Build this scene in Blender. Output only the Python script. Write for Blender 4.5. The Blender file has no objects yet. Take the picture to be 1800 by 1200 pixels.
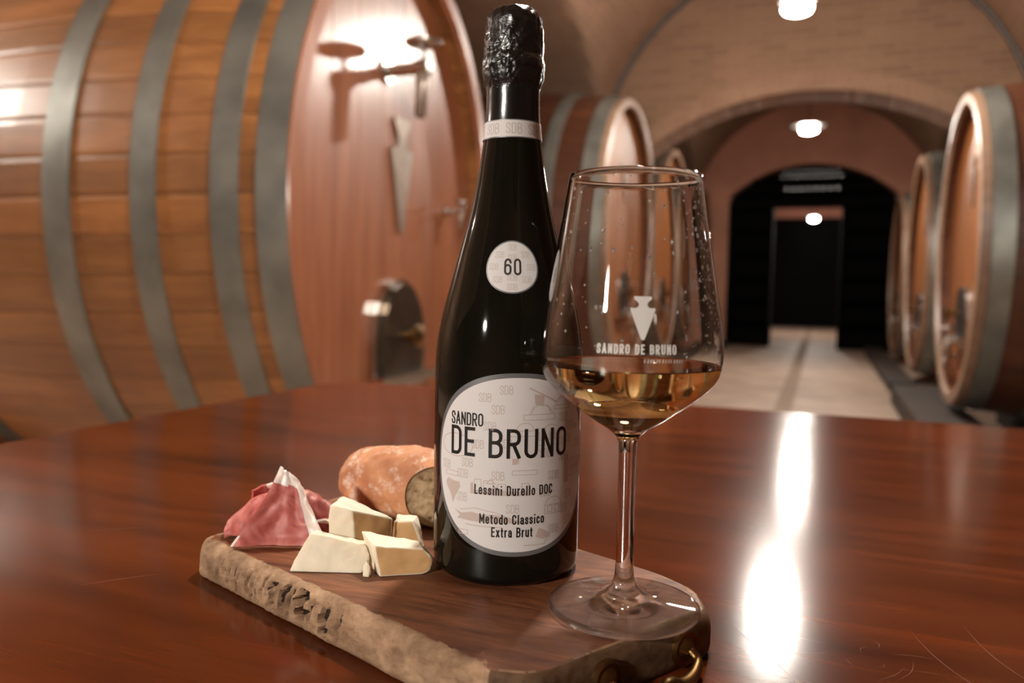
import bpy, bmesh, math, random
from mathutils import Vector, Matrix, noise

random.seed(7)
S = bpy.context.scene
COL = S.collection
PI = math.pi
R = math.radians

# ------------------------------------------------------------------ camera, exposure, world
YAW, PITCH, ROLL = R(21.2), R(4.1), R(1.0)
CAM = Vector((0, 0, .946))
cd = bpy.data.cameras.new('camera')
cam = bpy.data.objects.new('camera', cd)
COL.objects.link(cam)
fw = Vector((-math.sin(YAW) * math.cos(PITCH), math.cos(YAW) * math.cos(PITCH), -math.sin(PITCH)))
r0 = Vector((math.cos(YAW), math.sin(YAW), 0))
u0 = r0.cross(fw)
rv = r0 * math.cos(ROLL) + u0 * math.sin(ROLL)
uv = rv.cross(fw)
m = Matrix.Identity(4)
for i in range(3):
    m[i][0], m[i][1], m[i][2], m[i][3] = rv[i], uv[i], -fw[i], CAM[i]
cam.matrix_world = m
cd.sensor_width = 36
cd.lens = 28
cd.clip_start = .02
cd.dof.use_dof = True
cd.dof.focus_distance = .455
cd.dof.aperture_fstop = 5.8
S.camera = cam

S.view_settings.view_transform = 'Standard'
S.view_settings.look = 'None'
S.view_settings.exposure = 1.25
S.view_settings.gamma = 1.0
S.view_settings.use_curve_mapping = False
S.cycles.max_bounces = 10
S.cycles.diffuse_bounces = 3
S.cycles.glossy_bounces = 4
S.cycles.transmission_bounces = 10

w = bpy.data.worlds.new('world')
S.world = w
w.use_nodes = True
w.node_tree.nodes['Background'].inputs[0].default_value = (0, 0, 0, 1)
w.node_tree.nodes['Background'].inputs[1].default_value = 0

# ceiling lamps of the cellar and one added low front light: (x, y, z, cord top, strength)
LAMP_COL = (1.0, .93, .83)
LAMPS = [
    (-.217, 5.30, 2.70, 3.88, 430, 'frosted ceiling lamp hanging nearest, cut by the top of the picture'),
    (-.217, 9.45, 2.73, 3.88, 330, 'frosted ceiling lamp hanging behind the first brick arch'),
    (-.235, 17.9, 2.45, 3.33, 300, 'frosted ceiling lamp seen through the far dark doorway'),
    (-.235, 1.45, 2.70, 3.88, 330, 'frosted ceiling lamp above the far side of the tasting table'),
    (-.85, -1.5, 1.62, 3.70, 420, 'added low front light out of view, hung to brighten the label and cheese'),  # added out of frame for frontal light on label and cheese
    (-5.2, 1.1, 2.80, 2.97, 560, 'frosted ceiling lamp in the left side bay beside the large cask'),
]

# ------------------------------------------------------------------ helpers
def nodes(name):
    mt = bpy.data.materials.new(name)
    mt.use_nodes = True
    return mt, mt.node_tree.nodes, mt.node_tree.links, mt.node_tree.nodes['Principled BSDF']

def plain(name, col, rough=.5, metal=0, spec=.5, coat=0, trans=0, ior=1.45, sub=0, noise_amt=0, nscale=20, bump=0, bscale=60, bdist=.001):
    mt, N, L, B = nodes(name)
    B.inputs['Base Color'].default_value = (*col, 1)
    B.inputs['Roughness'].default_value = rough
    B.inputs['Metallic'].default_value = metal
    B.inputs['Specular IOR Level'].default_value = spec
    B.inputs['Coat Weight'].default_value = coat
    B.inputs['Coat Roughness'].default_value = .08
    B.inputs['Transmission Weight'].default_value = trans
    B.inputs['IOR'].default_value = ior
    if sub:
        B.inputs['Subsurface Weight'].default_value = sub
        B.inputs['Subsurface Radius'].default_value = (1, .6, .35)
        B.inputs['Subsurface Scale'].default_value = .004
    tc = N.new('ShaderNodeTexCoord')
    if noise_amt:
        n = N.new('ShaderNodeTexNoise'); n.inputs['Scale'].default_value = nscale; n.inputs['Detail'].default_value = 6
        L.new(tc.outputs['Object'], n.inputs['Vector'])
        cr = N.new('ShaderNodeValToRGB')
        cr.color_ramp.elements[0].color = (*[max(0, c * (1 - noise_amt)) for c in col], 1)
        cr.color_ramp.elements[1].color = (*[min(1, c * (1 + noise_amt)) for c in col], 1)
        cr.color_ramp.elements[0].position = .3; cr.color_ramp.elements[1].position = .7
        L.new(n.outputs['Fac'], cr.inputs['Fac']); L.new(cr.outputs['Color'], B.inputs['Base Color'])
    if bump:
        n2 = N.new('ShaderNodeTexNoise'); n2.inputs['Scale'].default_value = bscale; n2.inputs['Detail'].default_value = 5
        L.new(tc.outputs['Object'], n2.inputs['Vector'])
        bp = N.new('ShaderNodeBump'); bp.inputs['Strength'].default_value = bump; bp.inputs['Distance'].default_value = bdist
        L.new(n2.outputs['Fac'], bp.inputs['Height']); L.new(bp.outputs['Normal'], B.inputs['Normal'])
    return mt

def wood(name, c1, c2, stretch, rough=.35, coat=0, coat_rough=.12, bump=.15, bdist=.0006, vary=.25, spec=.5, big=None, fine=3.0, island=True):
    """grained wood; stretch = scale of the noise along each object axis; vary = tone spread from piece to piece"""
    mt, N, L, B = nodes(name)
    tc = N.new('ShaderNodeTexCoord')
    mp = N.new('ShaderNodeMapping'); mp.inputs['Scale'].default_value = stretch
    oi = N.new('ShaderNodeObjectInfo'); ge = N.new('ShaderNodeNewGeometry')
    ad = N.new('ShaderNodeMath'); ad.operation = 'ADD'
    L.new(oi.outputs['Random'], ad.inputs[0]); L.new(ge.outputs['Random Per Island'], ad.inputs[1])
    fr = N.new('ShaderNodeMath'); fr.operation = 'FRACT'; L.new(ad.outputs[0], fr.inputs[0])
    sc = N.new('ShaderNodeVectorMath'); sc.operation = 'SCALE'; sc.inputs[0].default_value = (13, 17, 11)
    L.new(fr.outputs[0], sc.inputs['Scale'])
    av = N.new('ShaderNodeVectorMath'); av.operation = 'ADD'
    L.new(tc.outputs['Object'], mp.inputs['Vector']); L.new(mp.outputs['Vector'], av.inputs[0]); L.new(sc.outputs['Vector'], av.inputs[1])
    n = N.new('ShaderNodeTexNoise'); n.inputs['Scale'].default_value = 1; n.inputs['Detail'].default_value = 7; n.inputs['Roughness'].default_value = .62; n.inputs['Distortion'].default_value = .6
    L.new(av.outputs[0], n.inputs['Vector'])
    n2 = N.new('ShaderNodeTexNoise'); n2.inputs['Scale'].default_value = fine; n2.inputs['Detail'].default_value = 5; n2.inputs['Roughness'].default_value = .7
    L.new(av.outputs[0], n2.inputs['Vector'])
    mx = N.new('ShaderNodeMix'); mx.data_type = 'FLOAT'; mx.inputs[0].default_value = .4
    L.new(n.outputs['Fac'], mx.inputs[2]); L.new(n2.outputs['Fac'], mx.inputs[3])
    cr = N.new('ShaderNodeValToRGB')
    cr.color_ramp.elements[0].position = .33; cr.color_ramp.elements[1].position = .68
    cr.color_ramp.elements[0].color = (*c1, 1); cr.color_ramp.elements[1].color = (*c2, 1)
    L.new(mx.outputs[0], cr.inputs['Fac'])
    hv = N.new('ShaderNodeHueSaturation')
    mr = N.new('ShaderNodeMapRange'); mr.inputs['To Min'].default_value = 1 - vary; mr.inputs['To Max'].default_value = 1 + vary
    L.new(fr.outputs[0], mr.inputs['Value']); L.new(mr.outputs[0], hv.inputs['Value'])
    L.new(cr.outputs['Color'], hv.inputs['Color'])
    last = hv.outputs['Color']
    if big:      # broad stains: (scale, strength, colour)
        nb = N.new('ShaderNodeTexNoise'); nb.inputs['Scale'].default_value = big[0]; nb.inputs['Detail'].default_value = 3
        L.new(tc.outputs['Object'], nb.inputs['Vector'])
        m2 = N.new('ShaderNodeMapRange'); m2.inputs['From Min'].default_value = .42; m2.inputs['From Max'].default_value = .68; m2.inputs['To Max'].default_value = big[1]
        L.new(nb.outputs['Fac'], m2.inputs['Value'])
        mc = N.new('ShaderNodeMix'); mc.data_type = 'RGBA'; mc.inputs[7].default_value = (*big[2], 1)
        L.new(m2.outputs[0], mc.inputs[0]); L.new(last, mc.inputs[6]); last = mc.outputs[2]
    L.new(last, B.inputs['Base Color'])
    B.inputs['Roughness'].default_value = rough
    B.inputs['Coat Weight'].default_value = coat
    B.inputs['Coat Roughness'].default_value = coat_rough
    B.inputs['Specular IOR Level'].default_value = spec
    bp = N.new('ShaderNodeBump'); bp.inputs['Strength'].default_value = bump; bp.inputs['Distance'].default_value = bdist
    L.new(mx.outputs[0], bp.inputs['Height']); L.new(bp.outputs['Normal'], B.inputs['Normal'])
    return mt

def brick(name, c1, c2, mortar, rough=.85, bw=.25, bh=.065, rot=(0, 0, 0), use_uv=False, bump=.5):
    mt, N, L, B = nodes(name)
    tc = N.new('ShaderNodeTexCoord'); mp = N.new('ShaderNodeMapping'); mp.inputs['Rotation'].default_value = rot
    L.new(tc.outputs['UV' if use_uv else 'Object'], mp.inputs['Vector'])
    b = N.new('ShaderNodeTexBrick')
    b.inputs['Color1'].default_value = (*c1, 1); b.inputs['Color2'].default_value = (*c2, 1); b.inputs['Mortar'].default_value = (*mortar, 1)
    b.inputs['Scale'].default_value = 1; b.inputs['Brick Width'].default_value = bw; b.inputs['Row Height'].default_value = bh
    b.inputs['Mortar Size'].default_value = .008; b.inputs['Mortar Smooth'].default_value = .4
    L.new(mp.outputs[0], b.inputs['Vector'])
    n = N.new('ShaderNodeTexNoise'); n.inputs['Scale'].default_value = 1.2; n.inputs['Detail'].default_value = 6
    L.new(tc.outputs['Object'], n.inputs['Vector'])
    mr = N.new('ShaderNodeMapRange'); mr.inputs['To Min'].default_value = .72; mr.inputs['To Max'].default_value = 1.25
    L.new(n.outputs['Fac'], mr.inputs['Value'])
    hv = N.new('ShaderNodeHueSaturation'); L.new(b.outputs['Color'], hv.inputs['Color']); L.new(mr.outputs[0], hv.inputs['Value'])
    L.new(hv.outputs[0], B.inputs['Base Color'])
    B.inputs['Roughness'].default_value = rough
    bp = N.new('ShaderNodeBump'); bp.inputs['Strength'].default_value = bump; bp.inputs['Distance'].default_value = .006; bp.invert = True
    L.new(b.outputs['Fac'], bp.inputs['Height']); L.new(bp.outputs['Normal'], B.inputs['Normal'])
    return mt

def tag(o, label=None, cat=None, group=None, kind=None):
    if label: o['label'] = label
    if cat: o['category'] = cat
    if group: o['group'] = group
    if kind: o['kind'] = kind
    return o

def empty(name, loc=(0, 0, 0), rz=0, **k):
    o = bpy.data.objects.new(name, None)
    COL.objects.link(o); o.location = loc; o.rotation_euler = (0, 0, rz); o.empty_display_size = .05
    return tag(o, **k)

class MB:
    """collects verts / faces of one mesh"""
    def __init__(s): s.v = []; s.f = []; s.mi = []
    def add(s, vs, fs, mi=0):
        o = len(s.v); s.v += [tuple(p) for p in vs]; s.f += [[i + o for i in f] for f in fs]; s.mi += [mi] * len(fs); return s
    def box(s, x0, x1, y0, y1, z0, z1, mi=0):
        vs = [(x, y, z) for x in (x0, x1) for y in (y0, y1) for z in (z0, z1)]
        return s.add(vs, [(0, 1, 3, 2), (4, 6, 7, 5), (0, 4, 5, 1), (2, 3, 7, 6), (0, 2, 6, 4), (1, 5, 7, 3)], mi)
    def lathe(s, prof, n=48, loc=(0, 0, 0), closed=False, mi=0, axis='z'):
        """prof: (z, r) pairs; r == 0 closes with a point"""
        vs = []; rings = []
        for z, r in prof:
            if r < 1e-7:
                rings.append([len(vs)]); vs.append((0, 0, z))
            else:
                rings.append(list(range(len(vs), len(vs) + n)))
                vs += [(r * math.cos(2 * PI * k / n), r * math.sin(2 * PI * k / n), z) for k in range(n)]
        fs = []
        pr = list(zip(rings, rings[1:])) + ([(rings[-1], rings[0])] if closed else [])
        for a, b in pr:
            for k in range(n):
                k2 = (k + 1) % n
                if len(a) == 1 and len(b) == 1: continue
                if len(a) == 1: fs.append((a[0], b[k2], b[k]))
                elif len(b) == 1: fs.append((a[k], a[k2], b[0]))
                else: fs.append((a[k], a[k2], b[k2], b[k]))
        if axis == 'x': vs = [(z, x, y) for x, y, z in vs]
        if axis == '-x': vs = [(-z, -x, y) for x, y, z in vs]
        if axis == 'y': vs = [(y, z, x) for x, y, z in vs]
        if axis == '-y': vs = [(-y, -z, x) for x, y, z in vs]
        return s.add([(x + loc[0], y + loc[1], z + loc[2]) for x, y, z in vs], fs, mi)
    def tube(s, pts, rad, n=10, mi=0, cap=True):
        pts = [Vector(p) for p in pts]
        rads = rad if isinstance(rad, (list, tuple)) else [rad] * len(pts)
        vs = []; ref = None
        for i, p in enumerate(pts):
            t = (pts[min(i + 1, len(pts) - 1)] - pts[max(i - 1, 0)]).normalized()
            if ref is None:
                ref = Vector((0, 0, 1)) if abs(t.z) < .9 else Vector((1, 0, 0))
            a = t.cross(ref).normalized(); b = a.cross(t).normalized(); ref = b
            for k in range(n):
                q = p + (a * math.cos(2 * PI * k / n) + b * math.sin(2 * PI * k / n)) * rads[i]
                vs.append(tuple(q))
        fs = [(i * n + k, i * n + (k + 1) % n, (i + 1) * n + (k + 1) % n, (i + 1) * n + k) for i in range(len(pts) - 1) for k in range(n)]
        if cap: fs += [tuple(range(n))[::-1], tuple(range((len(pts) - 1) * n, len(pts) * n))]
        return s.add(vs, fs, mi)
    def prism(s, poly, thick, frame, mi=0):
        """poly: 2D outline; frame(x, y, d) -> 3D point; thick along d"""
        n = len(poly)
        vs = [frame(x, y, 0) for x, y in poly] + [frame(x, y, thick) for x, y in poly]
        return s.add(vs, [tuple(range(n))[::-1], tuple(range(n, 2 * n))] + [(i, (i + 1) % n, n + (i + 1) % n, n + i) for i in range(n)], mi)
    def build(s, name, mat, parent=None, smooth=False, loc=None, fix=True, angle=None):
        me = bpy.data.meshes.new(name)
        me.from_pydata(s.v, [], s.f)
        for mt in (mat if isinstance(mat, (list, tuple)) else [mat]): me.materials.append(mt)
        if any(s.mi): me.polygons.foreach_set('material_index', s.mi)
        if fix:
            bm = bmesh.new(); bm.from_mesh(me); bmesh.ops.recalc_face_normals(bm, faces=bm.faces); bm.to_mesh(me); bm.free()
        if smooth:
            me.polygons.foreach_set('use_smooth', [True] * len(me.polygons))
            if angle: me.set_sharp_from_angle(angle=R(angle))
        me.update()
        o = bpy.data.objects.new(name, me)
        COL.objects.link(o)
        if parent: o.parent = parent
        if loc: o.location = loc
        return o

def spline(pts, per=8, closed=False):
    P = [Vector(p) for p in pts]; n = len(P); out = []
    rng = range(n if closed else n - 1)
    for i in rng:
        if closed: a, b, c, d = P[(i - 1) % n], P[i], P[(i + 1) % n], P[(i + 2) % n]
        else: a, b, c, d = P[max(i - 1, 0)], P[i], P[i + 1], P[min(i + 2, n - 1)]
        for k in range(per):
            t = k / per
            out.append(.5 * ((2 * b) + (c - a) * t + (2 * a - 5 * b + 4 * c - d) * t * t + (3 * b - a - 3 * c + d) * t ** 3))
    if not closed: out.append(P[-1].copy())
    return out

def interp(prof, z):
    for (z0, r0_), (z1, r1_) in zip(prof, prof[1:]):
        if z0 <= z <= z1: return r0_ + (r1_ - r0_) * (z - z0) / max(z1 - z0, 1e-9)
    return prof[0][1] if z < prof[0][0] else prof[-1][1]

# table-top modelling frame: s to the right, d away from the seat at the table, h above the board
BOARD_Z = .775
TABLE_Z = .7515
F0 = Vector((-math.sin(YAW), math.cos(YAW), 0)); R0 = Vector((math.cos(YAW), math.sin(YAW), 0))
def T(s, d, h=0): return R0 * s + F0 * d + Vector((0, 0, BOARD_Z + h))

# ------------------------------------------------------------------ materials
M = {}
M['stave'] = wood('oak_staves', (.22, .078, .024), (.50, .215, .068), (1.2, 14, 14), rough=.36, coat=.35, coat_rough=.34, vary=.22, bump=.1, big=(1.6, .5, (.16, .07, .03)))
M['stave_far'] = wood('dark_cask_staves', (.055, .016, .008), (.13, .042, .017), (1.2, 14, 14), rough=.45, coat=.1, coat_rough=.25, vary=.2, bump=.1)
M['head'] = wood('cask_head_boards', (.22, .066, .026), (.42, .145, .060), (14, 14, 1.0), rough=.45, coat=.9, coat_rough=.235, vary=.08, bump=.06)
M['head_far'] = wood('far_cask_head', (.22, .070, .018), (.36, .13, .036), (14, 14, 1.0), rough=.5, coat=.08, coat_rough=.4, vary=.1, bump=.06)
M['chime'] = wood('cask_chime', (.20, .115, .07), (.36, .225, .15), (1.2, 14, 14), rough=.4, vary=.08)
M['hoop'] = plain('galvanised_hoop', (.25, .255, .23), rough=.42, metal=.65, noise_amt=.28, nscale=5, bump=.15, bscale=30)
M['steel'] = plain('stainless_steel', (.55, .52, .48), rough=.22, metal=1, noise_amt=.15, nscale=8)
M['plate'] = plain('cast_plate', (.36, .29, .24), rough=.38, metal=.6, noise_amt=.2, nscale=9)
M['brass'] = plain('aged_brass', (.20, .115, .045), rough=.36, metal=1, noise_amt=.45, nscale=60, bump=.2, bscale=120, bdist=.0005)
M['iron'] = plain('dark_iron', (.05, .04, .035), rough=.45, metal=.7)
M['hatchdark'] = plain('hatch_door_steel', (.10, .075, .055), rough=.3, metal=.8, noise_amt=.3, nscale=9)
M['beam'] = wood('cradle_timber', (.016, .010, .007), (.045, .026, .017), (2, 12, 12), rough=.7, vary=.2)
M['vault'] = brick('vault_brick', (.31, .175, .105), (.25, .138, .082), (.33, .20, .135), use_uv=True)
M['wallbrick'] = brick('arch_brick', (.31, .175, .105), (.24, .132, .078), (.34, .205, .135), rot=(R(90), 0, 0))
M['ringbrick'] = brick('arch_ring_brick', (.35, .20, .125), (.30, .165, .10), (.37, .23, .155), rot=(R(90), 0, 0), bw=.07, bh=.16)
M['sidebrick'] = brick('side_brick', (.28, .16, .10), (.21, .12, .075), (.31, .20, .135), rot=(R(90), 0, R(90)))
M['plaster'] = plain('red_plaster', (.52, .235, .155), rough=.9, noise_amt=.15, nscale=2, bump=.2, bscale=12)
M['plasterend'] = plain('salmon_plaster', (.80, .38, .27), rough=.9, noise_amt=.1, nscale=2)
M['floor'] = plain('cellar_floor', (.37, .26, .19), rough=.55, noise_amt=.22, nscale=2.2, bump=.12, bscale=25, bdist=.002)
M['joint'] = plain('floor_joint', (.27, .19, .14), rough=.8)
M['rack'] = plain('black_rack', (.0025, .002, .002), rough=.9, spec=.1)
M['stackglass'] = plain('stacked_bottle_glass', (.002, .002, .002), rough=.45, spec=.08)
M['darkglass'] = plain('dark_bottle_glass', (.012, .010, .009), rough=.2, spec=.9)
M['table'] = wood('mahogany_veneer', (.034, .0060, .0015), (.130, .026, .0057), (1.6, 13, 13), rough=.5, coat=.65, coat_rough=.14, bump=.05, bdist=.0003, vary=.0, spec=.0, big=(2.2, .35, (.018, .004, .0015)))
M['boardtop'] = wood('oiled_board_top', (.045, .012, .0055), (.27, .095, .039), (14, 120, 60), rough=.45, spec=.3, coat=.0, bump=.5, bdist=.0012, vary=0, fine=3)
M['bark'] = plain('dark_bark', (.035, .018, .010), rough=.9, noise_amt=.5, nscale=200)
M['boardside'] = wood('raw_board_edge', (.16, .085, .045), (.47, .305, .19), (55, 55, 110), rough=.8, bump=.7, bdist=.0012, vary=0, spec=.2, big=(45, .65, (.11, .055, .03)))
M['boardend'] = wood('stained_shaded_end', (.055, .028, .014), (.20, .115, .062), (60, 60, 90), rough=.7, bump=.6, bdist=.001, vary=0, spec=.2)  # brown stain, darkened further by the shade of this side
M['glassbottle'] = plain('black_bottle_glass', (.004, .0045, .003), rough=.045, spec=.55)
M['foil'] = plain('black_foil', (.006, .006, .006), rough=.2, metal=0, spec=.6, coat=.25, bump=1, bscale=300, bdist=.0012)
M['paper'] = plain('label_paper', (.67, .64, .635), rough=.62)
M['silver'] = plain('label_grey_rim', (.17, .17, .175), rough=.42, metal=.3)
M['ink'] = plain('black_ink', (.010, .008, .007), rough=.5)
M['ink60'] = plain('grey_ink', (.035, .03, .028), rough=.5)
M['pale'] = plain('pale_print', (.50, .43, .395), rough=.62)
M['pale2'] = plain('pale_pink_print', (.52, .42, .38), rough=.62)
M['glass'] = plain('clear_glass', (1, 1, 1), rough=0, trans=1, ior=1.48)
def mixed_glass(name, amount):
    """clear glass, part straight-through so that thin pieces let the light pass"""
    mt = plain(name, (1, 1, 1), rough=0, trans=1, ior=1.48)
    N, L = mt.node_tree.nodes, mt.node_tree.links
    tr = N.new('ShaderNodeBsdfTransparent'); mx = N.new('ShaderNodeMixShader'); mx.inputs[0].default_value = amount
    L.new(N['Principled BSDF'].outputs[0], mx.inputs[1]); L.new(tr.outputs[0], mx.inputs[2])
    L.new(mx.outputs[0], N['Material Output'].inputs['Surface'])
    return mt
M['thinglass'] = mixed_glass('thin_clear_glass', .14)
M['wine'] = plain('golden_wine', (1.0, .77, .35), rough=0, trans=1, ior=1.34)
def etched():
    mt, N, L, B = nodes('etched_white')
    B.inputs['Base Color'].default_value = (.85, .82, .78, 1); B.inputs['Roughness'].default_value = .6
    t = N.new('ShaderNodeBsdfTranslucent'); t.inputs[0].default_value = (.9, .87, .83, 1)
    mx = N.new('ShaderNodeMixShader'); mx.inputs[0].default_value = .5
    L.new(B.outputs[0], mx.inputs[1]); L.new(t.outputs[0], mx.inputs[2]); L.new(mx.outputs[0], N['Material Output'].inputs['Surface'])
    return mt
M['etch'] = etched()
M['drop'] = plain('water_droplets', (1, 1, 1), rough=.03, trans=.75, ior=1.33)
M['cheese'] = plain('pale_cheese', (.80, .71, .55), rough=.5, sub=.35, noise_amt=.05, nscale=120, bump=.35, bscale=320, bdist=.0007)
M['rind_shade'] = plain('tan_rind_shade', (.66, .40, .185), rough=.5, sub=.2, noise_amt=.10, nscale=90, bump=.3, bscale=250, bdist=.0006)  # tan of the shaded sides: part rind, part shade put into the colour
M['fat'] = plain('ham_fat', (.80, .68, .62), rough=.35, sub=.4, noise_amt=.05, nscale=90)

def ham_material():
    mt, N, L, B = nodes('cured_ham')
    tc = N.new('ShaderNodeTexCoord')
    n = N.new('ShaderNodeTexNoise'); n.inputs['Scale'].default_value = 75; n.inputs['Detail'].default_value = 4; n.inputs['Distortion'].default_value = 1.6
    L.new(tc.outputs['Object'], n.inputs['Vector'])
    cr = N.new('ShaderNodeValToRGB'); e = cr.color_ramp.elements
    e[0].position = .28; e[0].color = (.33, .055, .05, 1); e[1].position = .76; e[1].color = (.78, .50, .42, 1)
    x = e.new(.50); x.color = (.47, .12, .10, 1); x = e.new(.64); x.color = (.55, .18, .145, 1)
    L.new(n.outputs['Fac'], cr.inputs['Fac']); L.new(cr.outputs[0], B.inputs['Base Color'])
    B.inputs['Roughness'].default_value = .52
    B.inputs['Subsurface Weight'].default_value = .3; B.inputs['Subsurface Radius'].default_value = (1, .3, .25); B.inputs['Subsurface Scale'].default_value = .004
    bp = N.new('ShaderNodeBump'); bp.inputs['Strength'].default_value = .35; bp.inputs['Distance'].default_value = .0008
    L.new(n.outputs['Fac'], bp.inputs['Height']); L.new(bp.outputs[0], B.inputs['Normal'])
    return mt
M['ham'] = ham_material()

def crust_material():
    mt, N, L, B = nodes('bread_crust')
    tc = N.new('ShaderNodeTexCoord')
    n = N.new('ShaderNodeTexNoise'); n.inputs['Scale'].default_value = 42; n.inputs['Detail'].default_value = 6
    L.new(tc.outputs['Object'], n.inputs['Vector'])
    cr = N.new('ShaderNodeValToRGB'); e = cr.color_ramp.elements
    e[0].position = .3; e[0].color = (.36, .115, .042, 1); e[1].position = .72; e[1].color = (.70, .33, .16, 1)
    L.new(n.outputs['Fac'], cr.inputs['Fac'])
    n2 = N.new('ShaderNodeTexNoise'); n2.inputs['Scale'].default_value = 70; n2.inputs['Detail'].default_value = 8; n2.inputs['Roughness'].default_value = .75
    L.new(tc.outputs['Object'], n2.inputs['Vector'])
    mr = N.new('ShaderNodeMapRange'); mr.inputs['From Min'].default_value = .53; mr.inputs['From Max'].default_value = .66; mr.inputs['To Max'].default_value = .75
    L.new(n2.outputs['Fac'], mr.inputs['Value'])
    mx = N.new('ShaderNodeMix'); mx.data_type = 'RGBA'; mx.inputs[7].default_value = (.82, .68, .56, 1)
    L.new(mr.outputs[0], mx.inputs[0]); L.new(cr.outputs[0], mx.inputs[6]); L.new(mx.outputs[2], B.inputs['Base Color'])
    B.inputs['Roughness'].default_value = .6
    bp = N.new('ShaderNodeBump'); bp.inputs['Strength'].default_value = .6; bp.inputs['Distance'].default_value = .0016
    L.new(n2.outputs['Fac'], bp.inputs['Height']); L.new(bp.outputs[0], B.inputs['Normal'])
    return mt
M['crust'] = crust_material()

def crumb_material():
    mt, N, L, B = nodes('bread_crumb')
    tc = N.new('ShaderNodeTexCoord')
    n = N.new('ShaderNodeTexNoise'); n.inputs['Scale'].default_value = 190; n.inputs['Detail'].default_value = 5; n.inputs['Roughness'].default_value = .6
    L.new(tc.outputs['Object'], n.inputs['Vector'])
    cr = N.new('ShaderNodeValToRGB'); e = cr.color_ramp.elements
    e[0].position = .33; e[0].color = (.10, .05, .022, 1); e[1].position = .62; e[1].color = (.50, .35, .20, 1)
    x = e.new(.44); x.color = (.36, .235, .125, 1)
    L.new(n.outputs['Fac'], cr.inputs['Fac']); L.new(cr.outputs[0], B.inputs['Base Color'])
    B.inputs['Roughness'].default_value = .9
    bp = N.new('ShaderNodeBump'); bp.inputs['Strength'].default_value = .9; bp.inputs['Distance'].default_value = .002
    L.new(n.outputs['Fac'], bp.inputs['Height']); L.new(bp.outputs[0], B.inputs['Normal'])
    return mt
M['crumb'] = crumb_material()

def emit(name, col, strength):
    mt, N, L, B = nodes(name)
    B.inputs['Base Color'].default_value = (.8, .8, .8, 1)
    B.inputs['Emission Color'].default_value = (*col, 1)
    B.inputs['Emission Strength'].default_value = strength
    return mt

# ------------------------------------------------------------------ the cellar shell
XC = -.25                      # corridor centre line
VR, VS = 1.83, 2.08            # vault radius and springing height
WL, WR, Y0, Y1 = -6.6, 5.0, -5.2, 13.7
BAYS = [(-5.2, -1.4), (-1.4, 3.1), (3.1, 7.6), (8.1, 13.7)]

def vault_z(x, y):
    dx = abs(x - XC)
    zm = VS + math.sqrt(VR * VR - dx * dx) if dx < VR else 0
    zc = VS
    for a, b in BAYS:
        if a <= y <= b:
            t = (y - (a + b) / 2) / ((b - a) / 2)
            zc = VS - .05 + 1.0 * math.sqrt(max(0, 1 - t * t))
    return max(zm, zc)

def structure(o, label=None):
    o['kind'] = 'structure'
    return o

def build_vault():
    for bi, (ya, yb) in enumerate(BAYS):
        xs = []; x = WL
        while x < WR: xs.append(x); x += .055
        xs.append(WR)
        ny = max(2, int((yb - ya) / .06)); ys = [ya + (yb - ya) * k / ny for k in range(ny + 1)]
        mb = MB()
        vs = [(x, y, vault_z(x, y)) for y in ys for x in xs]
        nx = len(xs)
        fs = [(j * nx + i, j * nx + i + 1, (j + 1) * nx + i + 1, (j + 1) * nx + i) for j in range(ny) for i in range(nx - 1)]
        mb.add(vs, fs)
        o = mb.build('ceiling', M['vault'], smooth=True, fix=False, angle=40)
        uvl = o.data.uv_layers.new(name='uv')
        for lp in o.data.loops:
            x, y, z = o.data.vertices[lp.vertex_index].co
            dx = x - XC
            main = abs(dx) < VR and abs(z - (VS + math.sqrt(VR * VR - dx * dx))) < 1e-5
            if main: uvl.data[lp.index].uv = (y, VR * math.asin(max(-1, min(1, dx / VR))))
            else: uvl.data[lp.index].uv = (x, y * 1.25)
        structure(o)
build_vault()

def arch_z(x, cx, hw, spring, apex):
    """segmental arch"""
    rise = apex - spring
    rad = (hw * hw + rise * rise) / (2 * rise)
    return apex - rad + math.sqrt(max(0, rad * rad - (x - cx) ** 2))

def arch_wall(name, ya, yb, cx, hw, spring, apex, mat, xl, xr, top):
    """wall across the cellar with one arched opening"""
    mb = MB()
    mb.box(xl, cx - hw, ya, yb, 0, top)
    mb.box(cx + hw, xr, ya, yb, 0, top)
    n = 48
    xs = [cx - hw + 2 * hw * k / n for k in range(n + 1)]
    for a, b in zip(xs, xs[1:]):
        za, zb = arch_z(a, cx, hw, spring, apex), arch_z(b, cx, hw, spring, apex)
        v = [(a, ya, za), (b, ya, zb), (b, ya, top), (a, ya, top), (a, yb, za), (b, yb, zb), (b, yb, top), (a, yb, top)]
        mb.add(v, [(0, 1, 2, 3), (5, 4, 7, 6), (0, 4, 5, 1), (3, 2, 6, 7)])
    return structure(mb.build(name, mat, fix=False))

def arch_ring(parent, y, cx, hw, spring, apex, wid, proud, mat):
    n = 48; mb = MB()
    rise = apex - spring; rad = (hw * hw + rise * rise) / (2 * rise); zc = apex - rad
    a0 = math.asin(hw / rad)
    vs = []
    for k in range(n + 1):
        a = -a0 + 2 * a0 * k / n
        for rr_ in (rad - .004, rad + wid):
            for yy in (y - proud, y + .02):
                vs.append((cx + rr_ * math.sin(a), yy, zc + rr_ * math.cos(a)))
    fs = []
    for k in range(n):
        b = 4 * k; c = b + 4
        fs += [(b, b + 2, c + 2, c), (b + 1, c + 1, c + 3, b + 3), (b, c, c + 1, b + 1), (b + 2, b + 3, c + 3, c + 2)]
    mb.add(vs, fs)
    return mb.build('arch_ring', mat, parent)

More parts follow.
